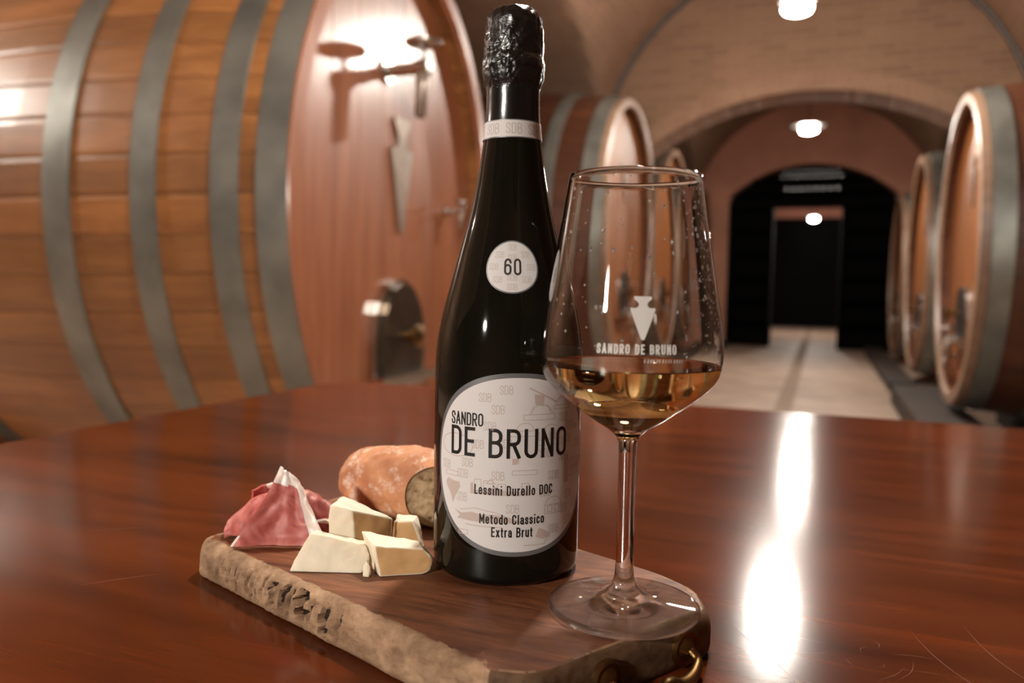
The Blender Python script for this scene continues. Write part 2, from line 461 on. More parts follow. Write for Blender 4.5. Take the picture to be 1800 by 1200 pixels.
aw = arch_wall('wall_arch', 7.6, 8.1, -.2, 1.52, 2.17, 2.70, M['wallbrick'], WL, WR, 4.1)
arch_ring(aw, 7.6, -.2, 1.52, 2.17, 2.70, .15, .012, M['ringbrick'])
ct = MB(); ct.tube([(XC + (VR - .012) * math.cos(PI * k / 60), 7.585, VS + (VR - .012) * math.sin(PI * k / 60)) for k in range(61)], .028, 8)
structure(ct.build('trim_1', M['iron']))
fwl = arch_wall('wall_far', 13.7, 14.15, -.235, 1.26, 2.46, 2.95, M['plaster'], WL, WR, 4.1)
# floor, outer walls, end wall, room behind the far door
mb = MB(); mb.box(WL, WR, Y0, 22.05, -.1, 0)
floor = structure(mb.build('floor', M['floor']))
mb = MB(); mb.box(-.32, -.19, 1.8, 21.0, -.02, .004); mb.build('drain_joint', M['joint'], floor)
mb = MB(); mb.box(WL - .3, WL, Y0, 14.15, 0, 4.2); structure(mb.build('wall_left', M['sidebrick']))
mb = MB(); mb.box(WR, WR + .3, Y0, 14.15, 0, 4.2); structure(mb.build('wall_right', M['sidebrick']))
mb = MB(); mb.box(WL, WR, Y0 - .3, Y0, 0, 4.2); structure(mb.build('wall_back', M['wallbrick']))
mb = MB(); mb.box(-4.3, -4.0, 14.15, 22.05, 0, 3.6); structure(mb.build('wall_cellar_left', M['plaster']))
mb = MB(); mb.box(3.5, 3.8, 14.15, 22.05, 0, 3.6); structure(mb.build('wall_cellar_right', M['plaster']))
mb = MB(); mb.box(-4.0, 3.5, 21.75, 22.05, 0, 3.6); structure(mb.build('wall_cellar_end', M['plasterend']))
mb = MB(); mb.box(-4.0, 3.5, 14.15, 21.75, 3.35, 3.6); structure(mb.build('ceiling', M['plaster']))

# ------------------------------------------------------------------ lamps
def lamp(x, y, z, top, strength, label, wide=1.0):
    e = empty('ceiling_lamp', (x, y, z), label=label, cat='lamp')
    tag(e, group='ceiling lamps of the cellar')
    MB().lathe([(0, 0), (-.002, .04), (-.010, .068), (-.024, .084), (-.042, .088), (-.058, .078), (-.070, .050), (-.076, 0)], 24).build('diffuser', emit('lamp_glow', LAMP_COL, strength), e, smooth=True)
    MB().lathe([(.0, 0), (.0, .100 * wide), (.005, .108 * wide), (.014, .100 * wide), (.026, .045), (.042, .018), (.042, 0)], 24).build('shade', M['iron'], e, smooth=True, angle=40)
    MB().tube([(0, 0, .04), (0, 0, top - z)], .006, 8).build('cord', M['iron'], e)
    MB().lathe([(top - z - .03, 0), (top - z - .03, .045), (top - z, .055), (top - z, 0)], 20).build('canopy', M['iron'], e)
for i, a in enumerate(LAMPS): lamp(*a, wide=1.75 if i == 1 else 1.0)

# ------------------------------------------------------------------ casks
def plumb_outline(w, h):
    """the plumb-bob emblem: cap bar, notched neck, long point; origin at its middle"""
    p = [(-.36, .5), (.36, .5), (.36, .44), (.28, .40), (.20, .36), (.17, .31), (.20, .26), (.30, .23), (.5, .235), (.5, .18), (.06, -.5), (-.06, -.5), (-.5, .18), (-.5, .235), (-.30, .23), (-.20, .26), (-.17, .31), (-.20, .36), (-.28, .40), (-.36, .44)]
    return [(x * w, y * h) for x, y in p]

def cask(X, Yc, zc, a0, b0, L, side, label, hoops, bulge=.10, ns=52, split=False, stave_mat='stave', head_mat='head', plate_z=.2):
    """oval cask lying across the cellar; local x = 0 at the chime, side * t runs away from the corridor"""
    e = empty('wine_cask', (X, Yc, 0), label=label, cat='cask', group='oval wine casks along the cellar')
    def ab(t, off=0):
        k = 1 - ((t - L / 2) / (L / 2)) ** 2
        return a0 + bulge * k + off, b0 + bulge * k + off
    def pt(t, phi, off=0):
        a, b = ab(t, off)
        return (side * t, -a * math.cos(phi), zc + b * math.sin(phi))
    nt = 14
    # staves
    big = MB()
    for i in range(ns):
        p0 = 2 * PI * i / ns + .0012; p1 = 2 * PI * (i + 1) / ns - .0012
        mb = MB() if split else big
        vs = []
        for j in range(nt + 1):
            t = L * j / nt
            for p, off in ((p0, -.002), (p0 + .10 * (p1 - p0), 0), (p1 - .10 * (p1 - p0), 0), (p1, -.002), (p1, -.055), (p0, -.055)):
                vs.append(pt(t, p, off))
        fs = []
        for j in range(nt):
            for k in range(6):
                fs.append((j * 6 + k, j * 6 + (k + 1) % 6, (j + 1) * 6 + (k + 1) % 6, (j + 1) * 6 + k))
        fs.append((5, 4, 3, 2, 1, 0)); fs.append(tuple(nt * 6 + k for k in range(6)))
        mb.add(vs, fs)
        if split: mb.build('stave', M[stave_mat], e)
    if not split: big.build('stave_shell', M[stave_mat], e)
    # chime: pale bevelled end of the staves
    n = 96; mb = MB(); vs = []
    for k in range(n):
        p = 2 * PI * k / n
        for t, off in ((.003 if split else .045, .003), (-.004, .001), (-.006, -.058), (.02, -.07)):
            vs.append(pt(t, p, off))
    fs = [(4 * k + q, 4 * ((k + 1) % n) + q, 4 * ((k + 1) % n) + q + 1, 4 * k + q + 1) for k in range(n) for q in range(3)]
    mb.add(vs, fs); mb.build('chime', M['head' if split else 'chime'], e, smooth=True, angle=40)
    # head boards, recessed
    a, b = ab(.09, -.045)
    nb = 9 if split else 8
    allb = MB()
    for i in range(nb):
        ya = -a + 2 * a * i / nb + .0015; yb = -a + 2 * a * (i + 1) / nb - .0015
        mb = MB() if split else allb
        ss = [ya + (yb - ya) * k / 6 for k in range(7)]
        up = [(y, b * math.sqrt(max(0, 1 - (y / a) ** 2))) for y in ss]
        poly = [(y, zc - z - .004) for y, z in up] + [(y, zc + z + .004) for y, z in up[::-1]]
        mb.prism(poly, .05, lambda y, z, d: (side * (.09 + d), y, z))
        if split: mb.build('head_board', M[head_mat], e)
    if not split: allb.build('head', M[head_mat], e)
    a2, b2 = ab(L - .09, -.045)
    mb = MB(); mb.prism([(a2 * math.cos(2 * PI * k / 48), zc + b2 * math.sin(2 * PI * k / 48)) for k in range(48)], .05, lambda y, z, d: (side * (L - .14 + d), y, z)); mb.build('back_head', M[head_mat], e)
    # hoops
    hs = list(hoops) + [(L - t1, L - t0) for t0, t1 in hoops]
    for t0, t1 in hs:
        mb = MB(); vs = []; n = 96
        for k in range(n):
            p = 2 * PI * k / n
            for t, off in ((t0, .001), (t0, .009), (t1, .009), (t1, .001)):
                vs.append(pt(t, p, off))
        fs = [(4 * k + q, 4 * ((k + 1) % n) + q, 4 * ((k + 1) % n) + (q + 1) % 4, 4 * k + (q + 1) % 4) for k in range(n) for q in range(4)]
        mb.add(vs, fs); mb.build('hoop', M['hoop'], e, smooth=True, angle=40)
    # plumb-bob plate on the head
    hx = .088
    w_, h_ = (.17, .47) if split else (.12, .32)
    mb = MB(); mb.prism(plumb_outline(w_, h_), .014, lambda y, z, d: (side * (hx - d), y - .0, zc + plate_z + z)); mb.build('emblem_plate', M['plate'], e)
    # arched hatch low on the head
    hz = zc - b0 * .62 if not split else .50
    hw_, hh = (.215, .46) if split else (.19, .40)
    ar = [(-hw_, 0), (hw_, 0), (hw_, hh * .45)] + [(hw_ * math.cos(t_), hh * .45 + hh * .55 * math.sin(t_)) for t_ in [PI * k / 14 for k in range(1, 14)]] + [(-hw_, hh * .45)]
    h = empty('hatch', (0, 0, 0)); h.parent = e
    mb = MB(); mb.prism(ar, .03, lambda y, z, d: (side * (hx - d), y, hz + z)); mb.build('hatch_frame', M['steel'], h)
    mb = MB(); mb.prism([(y * .76, .05 + z * .84) for y, z in ar], .02, lambda y, z, d: (side * (hx - .03 - d), y, hz + z)); mb.build('hatch_door', M['iron' if not split else 'hatchdark'], h)
    mb = MB(); mb.box(*sorted((side * (hx - .03), side * (hx - .095))), -.25, .25, hz + .03, hz + .065); mb.build('cross_bar', M['steel'], h)
    MB().lathe([(.0, 0), (.0, .02), (.05, .02), (.055, .05), (.075, .05), (.085, .03), (.09, 0)], 16, (side * (hx - .045), 0, hz + .22), axis='-x' if side < 0 and False else ('x' if side < 0 else '-x')).build('knob', M['brass'], h, smooth=True, angle=40)
    return e, zc, hx

def tap(e, side, y, z, sc, name='tap', rot=0):
    """drain valve: flange, body, hanging spout, wheel"""
    tp = empty(name, (0, 0, 0)); tp.parent = e
    ax = 'x' if side < 0 else '-x'
    x0 = side * .088
    MB().lathe([(0, 0), (0, .045 * sc), (.012 * sc, .045 * sc), (.012 * sc, .022 * sc), (.12 * sc, .022 * sc), (.12 * sc, .03 * sc), (.17 * sc, .03 * sc), (.175 * sc, 0)], 16, (x0, y, z), axis=ax).build('valve_body', M['steel'], tp, smooth=True, angle=40)
    xo = x0 - side * .145 * sc
    MB().tube([(xo, y, z), (xo, y - .01 * sc, z - .07 * sc), (xo, y - .02 * sc, z - .17 * sc)], [.024 * sc, .022 * sc, .02 * sc], 12).build('spout', M['plate'], tp, smooth=True)
    MB().tube([(xo, y, z + .02 * sc), (xo, y + .005, z + .08 * sc)], .008 * sc, 8).build('stem', M['steel'], tp)
    mb = MB(); mb.tube([(xo + .055 * sc * math.cos(2 * PI * k / 20), y + .055 * sc * math.sin(2 * PI * k / 20), z + .085 * sc) for k in range(21)], .011 * sc, 8, cap=False)
    mb.tube([(xo - .055 * sc, y, z + .085 * sc), (xo + .055 * sc, y, z + .085 * sc)], .007 * sc, 6)
    mb.build('hand_wheel', M['steel'], tp, smooth=True)

LX, RX = -1.6, .88
H1 = [(.004, .110), (.175, .275), (.485, .585), (.845, .965)]
e, zc, hx = cask(LX, 2.95, 1.225, .82, 1.10, 2.6, -1, 'large varnished oval cask at left with emblem plate and arched steel hatch', H1, split=True, ns=54, plate_z=.02)
for o in e.children:
    if o.name.startswith('emblem_plate'): o.location = (0, .055, .150)
    if o.name.startswith('hatch'): o.location = (0, .02, .0)
tap(e, -1, -.06, 1.80, 1.15)
tap(e, -1, .52, 1.29, .5, 'sampling_tap')
H2 = [(.05, .16), (.36, .46), (.85, .94)]
spec = [
    (LX + .1, 6.56, 1.36, 1.0, 1.10, -1, 'second cask on the left, its pale rim rising behind the wine glass'),
    (LX, 9.22, 1.36, 1.0, 1.13, -1, 'third cask on the left, behind the first brick arch'),
    (LX, 11.60, 1.30, 1.0, 1.08, -1, 'farthest cask on the left, beside the dark doorway wall'),
    (.80, 5.95, 1.21, .92, 1.0, 1, 'nearest cask on the right, cut by the right edge of the picture'),
    (RX, 9.22, 1.22, 1.0, 1.10, 1, 'middle cask on the right, behind the first brick arch'),
    (RX, 11.60, 1.16, 1.0, 1.03, 1, 'farthest cask on the right, beside the dark doorway wall'),
]
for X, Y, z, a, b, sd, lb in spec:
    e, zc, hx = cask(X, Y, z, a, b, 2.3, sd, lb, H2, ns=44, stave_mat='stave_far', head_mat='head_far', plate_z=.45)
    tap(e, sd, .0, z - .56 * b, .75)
    tap(e, sd, .25, z - .70 * b, .6)

def cradle(X, Y, z, a, b, L, sd, label):
    c = empty('cask_cradle', (X, Y, 0), label=label, cat='cradle', group='timber cradles under the casks')
    for t in (L * .22, L * .78):
        k = 1 - ((t - L / 2) / (L / 2)) ** 2
        aa, bb = a + .10 * k + .012, b + .10 * k + .012
        pr = [(-a * .8, 0), (a * .8, 0)]
        tops = []
        for q in range(15):
            y = a * .8 - 2 * a * .8 * q / 14
            tops.append((y, max(.012, z - bb * math.sqrt(1 - (y / aa) ** 2))))
        mb = MB(); mb.prism(pr + tops, .16, lambda y, zz, d: (sd * (t - .08 + d), y, zz)); mb.build('saddle', M['beam'], c)
cradle(LX, 2.95, 1.225, .82, 1.10, 2.6, -1, 'timber cradle under the large cask at left')
nm = ['second cask on the left', 'third cask on the left', 'farthest cask on the left', 'nearest cask on the right', 'middle cask on the right', 'farthest cask on the right']
for (X, Y, z, a, b, sd, lb), q in zip(spec, nm):
    cradle(X, Y, z, a, b, 2.3, sd, 'dark timber cradle under the ' + q)

def rail(xa, xb, ya, yb, h, label):  # added dark beams that supply the blackness below the casks
    c = empty('added_dark_rail', ((xa + xb) / 2, (ya + yb) / 2, 0), label=label, cat='rail', group='added dark rails in front of the casks')
    w_, l_ = (xb - xa) / 2, (yb - ya) / 2
    n_ = max(1, round((yb - ya) / 2.0))
    for k in range(n_):
        y0_ = -l_ + 2 * l_ * k / n_; y1_ = -l_ + 2 * l_ * (k + 1) / n_
        mb = MB(); mb.box(-w_, w_, y0_ + .004, y1_ - .004, .0, h); mb.build('beam', M['beam'], c)
rail(.58, .94, 4.2, 7.5, .15, 'added dark rail standing in for the darkness below the nearest right cask')
rail(.62, .865, 8.25, 13.4, .09, 'added dark rail standing in for the darkness below the far right casks')
rail(-1.62, -1.40, 8.2, 13.4, .10, 'added dark rail standing in for the darkness below the far left casks')

# ------------------------------------------------------------------ dark bottle racks filling the far arch
def far_rack():
    for xa, xb, lb in ((-1.48, -.79, 'black bottle rack filling the left of the far arch'), (.24, 1.01, 'black bottle rack filling the right of the far arch')):
        e = empty('bottle_rack', ((xa + xb) / 2, 13.9, 0), label=lb, cat='rack', group='black racks in the far arch')
        hw = (xb - xa) / 2
        for s_ in (-1, 1):
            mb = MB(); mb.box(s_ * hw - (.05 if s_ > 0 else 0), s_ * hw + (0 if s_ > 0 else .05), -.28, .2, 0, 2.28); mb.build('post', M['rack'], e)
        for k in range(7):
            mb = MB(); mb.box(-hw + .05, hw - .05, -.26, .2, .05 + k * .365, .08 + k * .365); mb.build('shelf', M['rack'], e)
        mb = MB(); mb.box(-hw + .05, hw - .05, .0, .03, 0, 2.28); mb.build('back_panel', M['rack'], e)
    e = empty('lintel_shelf', (-.235, 13.9, 2.28), label='black lintel shelf holding bottles above the far doorway', cat='shelf')
    mb = MB(); mb.box(-1.245, 1.245, -.28, .2, 0, .07); mb.build('lintel', M['rack'], e)
    n = 24; poly = [(-1.25, .07), (1.25, .07)] + [(1.25 - 2.5 * k / n, arch_z(1.25 - 2.5 * k / n, 0, 1.26, 2.46, 2.95) - 2.28 - .003) for k in range(n + 1)]
    mb = MB(); mb.prism(poly, .04, lambda x, z, d: (x, .12 + d, z)); mb.build('back_panel', M['rack'], e)
    for zz in (.205, .415):
        mb = MB(); mb.box(-1.05 if zz < .3 else -.9, 1.05 if zz < .3 else .9, -.24, .12, zz, zz + .012); mb.build('shelf', M['rack'], e)
    prof = [(.0, 0), (.0003, .014), (.0013, .028), (.0025, .038), (.005, .043), (.012, .0455), (.2, .0455), (.26, .02), (.30, .015), (.30, 0)]
    proto = MB().lathe([(z_, r_) for z_, r_ in prof], 16, axis='y').build('wine_bottle', M['darkglass'], smooth=True, angle=50)
    first = True
    rows = [(2.758, 9, -.69), (2.56, 8, -.62)]
    k = 0
    for z, n, x0 in rows:
        for i in range(n):
            for up in ((0, 1) if z > 2.7 else (0,)):
                if up and i == n - 1: continue
                o = proto if first else proto.copy()
                if not first: COL.objects.link(o)
                first = False
                o.location = (x0 + i * .112 + (.056 if up else 0), 13.68, z + (.085 if up else 0))
                row = 'bottom' if z < 2.7 else ('top' if up else 'middle')
                nth = ['first', 'second', 'third', 'fourth', 'fifth', 'sixth', 'seventh', 'eighth', 'ninth'][i]
                tag(o, label='dark bottle end, %s from the left in the %s row above the far doorway' % (nth, row), cat='bottle', group='bottles lying above the far doorway')
    # stack at the end of the room beyond
    mb = MB()
    for j in range(30):
        for i in range(30):
            x = -1.75 + i * .1 + (.05 if j % 2 else 0); z = .05 + j * .09
            vs = []
            n = 8
            mb.lathe([(.012, 0), (.0, .032), (.006, .044), (.12, .044)], 8, (x, 21.2, z), axis='y')
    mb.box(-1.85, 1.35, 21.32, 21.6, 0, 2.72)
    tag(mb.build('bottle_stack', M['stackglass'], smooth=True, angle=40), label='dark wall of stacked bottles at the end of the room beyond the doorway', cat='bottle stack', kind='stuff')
far_rack()

# ------------------------------------------------------------------ table
def rounded_rect(x0, x1, y0, y1, r, n=10):
    out = []
    for cx, cy, a in ((x1 - r, y1 - r, 0), (x0 + r, y1 - r, 90), (x0 + r, y0 + r, 180), (x1 - r, y0 + r, 270)):
        out += [(cx + r * math.cos(R(a + 90 * k / n)), cy + r * math.sin(R(a + 90 * k / n))) for k in range(n + 1)]
    return out
tb = empty('tasting_table', (.05, .35, 0), label='large glossy mahogany tasting table with rounded corner', cat='table')
mb = MB(); ol = rounded_rect(-.885 - .05, 1.35 - .05, -.62 - .35, 1.335 - .35, .075)
n = len(ol); cxm, cym = .2, .0
vs = []
for z, ins in ((TABLE_Z - .045, .004), (TABLE_Z - .041, 0), (TABLE_Z - .006, 0), (TABLE_Z - .0018, .0018), (TABLE_Z, .006)):
    for x, y in ol:
        vs.append((x - math.copysign(ins, x - cxm), y - math.copysign(ins, y - cym), z))
fs = [tuple(range(n))[::-1], tuple(range(4 * n, 5 * n))] + [(j * n + k, j * n + (k + 1) % n, (j + 1) * n + (k + 1) % n, (j + 1) * n + k) for j in range(4) for k in range(n)]
mb.add(vs, fs); mb.build('table_top', M['table'], tb)
mb = MB(); z1 = TABLE_Z - .045
for a in ((-.80, 1.17, -.86, -.82), (-.80, 1.17, .80, .84), (-.84, -.80, -.86, .84), (1.17, 1.21, -.86, .84)): mb.box(*a, z1 - .09, z1)
mb.build('apron', M['table'], tb)
for x in (-.82, 1.19):
    for y in (-.84, .82):
        mb = MB(); s0, s1 = .028, .042
        mb.add([(x + a * s0, y + b * s0, 0) for a, b in ((-1, -1), (1, -1), (1, 1), (-1, 1))] + [(x + a * s1, y + b * s1, z1) for a, b in ((-1, -1), (1, -1), (1, 1), (-1, 1))],
               [(3, 2, 1, 0), (4, 5, 6, 7)] + [(k, (k + 1) % 4, 4 + (k + 1) % 4, 4 + k) for k in range(4)])
        mb.build('leg', M['table'], tb)

def scratches():
    mb = MB()
    def sc(p, q, bend, wd):
        p, q = Vector(p), Vector(q); n_ = Vector((-(q - p).y, (q - p).x)).normalized()
        pts = [p.lerp(q, k / 12) + n_ * bend * math.sin(PI * k / 12) for k in range(13)]
        vs = []
        for i_, a in enumerate(pts):
            hw = wd * (.2 + math.sin(PI * i_ / 12)) / 2
            vs += [(a.x + n_.x * hw - .05, a.y + n_.y * hw - .35, TABLE_Z + .00005), (a.x - n_.x * hw - .05, a.y - n_.y * hw - .35, TABLE_Z + .00005)]
        mb.add(vs, [(2 * i_, 2 * i_ + 1, 2 * i_ + 3, 2 * i_ + 2) for i_ in range(12)])
    sc((-.045, .470), (.012, .385), .001, .0003)
    sc((.085, .520), (.115, .440), -.006, .00018); sc((.055, .50), (.10, .415), -.008, .00018)
    sc((-.43, .36), (-.40, .395), .001, .0003); sc((-.52, .44), (-.48, .47), .001, .00025)
    for _ in range(24):
        c = Vector((random.gauss(.03, .035), random.gauss(.42, .045))); a = random.uniform(0, PI); l = random.uniform(.006, .03)
        d_ = Vector((math.cos(a), math.sin(a))) * l / 2
        sc(c - d_, c + d_, random.uniform(-.003, .003), random.uniform(.00006, .00011))
    tag(mb.build('scratches', M['scratch'], tb), kind='stuff')
M['scratch'] = plain('scratched_varnish', (.20, .10, .065), rough=.5)
scratches()

# ------------------------------------------------------------------ serving board
def make_board():
    e = empty('serving_board', (-.2, .44, TABLE_Z), label='thick rustic wooden serving board with bark edge and brass handle', cat='board')
    # outline, counter-clockwise, corners slightly rounded
    C_ = [(-.135, .311), (-.108, .317), (-.046, .422), (-.058, .452), (-.082, .470), (-.14, .494), (-.335, .566), (-.352, .552), (-.368, .45), (-.379, .412), (-.372, .400)]
    pts = []
    nC = len(C_)
    for i in range(nC):
        p0, p1, p2 = Vector(C_[i - 1]), Vector(C_[i]), Vector(C_[(i + 1) % nC])
        rr_ = min(.010, (p1 - p0).length * .35, (p2 - p1).length * .35)
        a = p1 + (p0 - p1).normalized() * rr_; b = p1 + (p2 - p1).normalized() * rr_
        for k in range(5):
            t = k / 4; pts.append((a * (1 - t) + p1 * t) * (1 - t) + (p1 * (1 - t) + b * t) * t)
    # resample
    out = []; n = len(pts)
    for i in range(n):
        a, b = pts[i], pts[(i + 1) % n]
        L_ = (b - a).length; k = max(1, int(L_ / .0013))
        for q in range(k): out.append(a.lerp(b, q / k))
    n = len(out)
    nor = []
    for i in range(n):
        t = (out[(i + 3) % n] - out[i - 3]).normalized(); nor.append(Vector((t.y, -t.x)))
    # grooves on the bark edge between (-.375,.402) and (-.135,.313)
    A = Vector((-.372, .400)); Bv = Vector((-.135, .311)); ed = (Bv - A); EL = ed.length; ed.normalize()
    groove = [(.10, .0010, .0010), (.15, .0009, .0013), (.19, .0014, .0018), (.235, .0020, .0030), (.262, .0010, .0018), (.30, .0014, .0022), (.345, .0040, .0060), (.392, .0030, .0050), (.415, .0012, .0020), (.452, .0070, .0085), (.49, .0016, .0026), (.545, .0045, .0055), (.60, .0016, .0018), (.72, .0012, .0012)]
    grv = [(t + random.uniform(-.004, .004), w_, d_, random.uniform(.08, .35), random.uniform(.62, .95)) for t, w_, d_ in groove]
    for _ in range(26): grv.append((random.uniform(.06, .58), random.uniform(.0005, .0011), random.uniform(.0006, .0018), random.uniform(0, .4), random.uniform(.5, 1)))
    levels = [(0, .0035), (.08, .0010), (.18, 0), (.30, 0), (.42, 0), (.54, .0), (.66, .0006), (.76, .0016), (.85, .0032), (.92, .0052), (.97, .0072), (1.0, .0098)]
    H = BOARD_Z - TABLE_Z
    lv = []
    for (fa_, ia), (fb_, ib_) in zip(levels, levels[1:]):
        for q in range(2): lv.append((fa_ + (fb_ - fa_) * q / 2, ia + (ib_ - ia) * q / 2))
    levels = lv + [levels[-1]]
    mb = MB(); vs = []; deep = []
    for f, ins in levels:
        for p, nn in zip(out, nor):
            q = Vector((p.x, p.y, f * .03))
            bark = 0
            rel = p - A; t = rel.dot(ed) / EL; dist = abs(rel.x * ed.y - rel.y * ed.x)
            k = ins * (1 if dist < .02 and 0 < t < 1 else .45)
            d = k; gsum = 0
            nz = noise.noise(Vector((p.x * 45, p.y * 45, f * .8))) * .0007 + noise.noise(Vector((p.x * 330, p.y * 330, f * 1.6))) * (.0007 if t < .6 else .0002) + noise.noise(Vector((p.x * 500, p.y * 500, f * 9))) * .00025
            if 0 < f < 1 or f == 1:
                d += nz * (1 if dist < .02 else .5) * (.6 if f == 1 else 1)
            if dist < .012 and -.05 < t < 1.02 and 0 < f:
                for gt, gw, gd, fa, fb in grv:
                    u = (t - gt) * EL - (f - .5) * .003 + noise.noise(Vector((gt * 90, f * 5, 1))) * gw * 1.1 + noise.noise(Vector((gt * 70, f * 14, 2))) * gw * .5; gw = gw * .72
                    if abs(u) < gw and fa <= f + .04 and f <= fb + .16:
                        gsum = max(gsum, 1.25 * gd * (1 - (u / gw) ** 2) ** .6 * min(1, (f - fa + .12) / .2) * (1 if f < fb else .6) * max(0, min(1, (.93 - f) / .12)))
            deep.append(gsum); d += gsum
            vs.append((p.x - nn.x * d, p.y - nn.y * d, TABLE_Z + f * H))
    nl = len(levels)
    fs = [tuple(range(n))[::-1]]; mi = [0]
    for j in range(nl - 1):
        for k in range(n):
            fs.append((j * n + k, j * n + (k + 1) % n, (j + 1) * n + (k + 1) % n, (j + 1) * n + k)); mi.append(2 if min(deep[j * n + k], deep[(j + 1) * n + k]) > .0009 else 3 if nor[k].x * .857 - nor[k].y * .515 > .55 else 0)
    # top: rings to the middle
    cen = Vector((-.205, .44))
    base = (nl - 1) * n
    rings = [.985, .965, .94, .9, .82, .7, .55, .4, .25, .12]
    for r_ in rings:
        for k in range(n):
            x, y, z = vs[base + k]
            q = cen + (Vector((x, y)) - cen) * r_
            # long tool marks and a soft wear
            dz = noise.noise(Vector((q.x * 40 + q.y * 20, q.y * 160, 3))) * .00022
            vs.append((q.x, q.y, TABLE_Z + H + dz - .0001))
    allr = [base] + [nl * n + i * n for i in range(len(rings))]
    for a, b in zip(allr, allr[1:]):
        for k in range(n):
            edge = noise.noise(Vector((vs[a + k][0] * 190, vs[a + k][1] * 190, 0)))
            fs.append((a + k, a + (k + 1) % n, b + (k + 1) % n, b + k)); mi.append(0 if (a == base and edge > -.1) else 1)
    last = allr[-1]
    fs.append(tuple(last + k for k in range(n))); mi.append(1)
    mb.v = vs; mb.f = fs; mb.mi = mi
    o = mb.build('board_slab', [M['boardside'], M['boardtop'], M['bark'], M['boardend']], smooth=True, angle=50)
    o.parent = e; o.matrix_parent_inverse = Matrix.Translation(-Vector(e.location))
    # brass drop handle on the right end
    P0 = Vector((-.108, .317, 0)); P1 = Vector((-.046, .422, 0)); dr = (P1 - P0).normalized(); no = Vector((dr.y, -dr.x, 0)); EL2 = (P1 - P0).length
    h = empty('handle', (0, 0, 0)); h.parent = e; h.matrix_parent_inverse = Matrix.Translation(-Vector(e.location))
    cs = []
    for t in (.34, .80):
        c = P0 + dr * (EL2 * t) + Vector((0, 0, BOARD_Z - .0125))
        cs.append(c)
        def fr3(x, y, d, c=c): return c + dr * x + Vector((0, 0, 1)) * y + no * (d - .001)
        mb = MB(); rings = [(.0098, 0), (.0098, .0022), (.0086, .0034), (.0062, .0030), (.0048, .0040), (.0030, .0056), (0, .0060)]
        vs = []; nn_ = 24
        for r_, d in rings[:-1]:
            vs += [tuple(fr3(r_ * math.cos(2 * PI * k / nn_), r_ * math.sin(2 * PI * k / nn_), d)) for k in range(nn_)]
        vs.append(tuple(fr3(0, 0, rings[-1][1])))
        fs = [(j * nn_ + k, j * nn_ + (k + 1) % nn_, (j + 1) * nn_ + (k + 1) % nn_, (j + 1) * nn_ + k) for j in range(len(rings) - 2) for k in range(nn_)]
        fs += [((len(rings) - 2) * nn_ + k, (len(rings) - 2) * nn_ + (k + 1) % nn_, len(vs) - 1) for k in range(nn_)]
        mb.add(vs, fs); mb.build('rosette', M['brass'], h, smooth=True, angle=40)
    pa, pb = cs
    path = []
    mid = (pa + pb) / 2
    ctl = [pa + no * .004, pa + no * .009 + Vector((0, 0, -.004)), pa.lerp(pb, .18) + no * .014 + Vector((0, 0, -.0068)), pa.lerp(pb, .36) + no * .0155 + Vector((0, 0, -.0072)), mid + no * .0150 + Vector((0, 0, -.0045)), pa.lerp(pb, .64) + no * .0155 + Vector((0, 0, -.0072)), pa.lerp(pb, .82) + no * .014 + Vector((0, 0, -.0068)), pb + no * .009 + Vector((0, 0, -.004)), pb + no * .004]
    path = spline(ctl, 8)
    rad = [.0022 + .0012 * math.sin(PI * i / (len(path) - 1)) for i in range(len(path))]
    MB().tube(path, rad, 12).build('bail', M['brass'], h, smooth=True)
    return e
make_board()

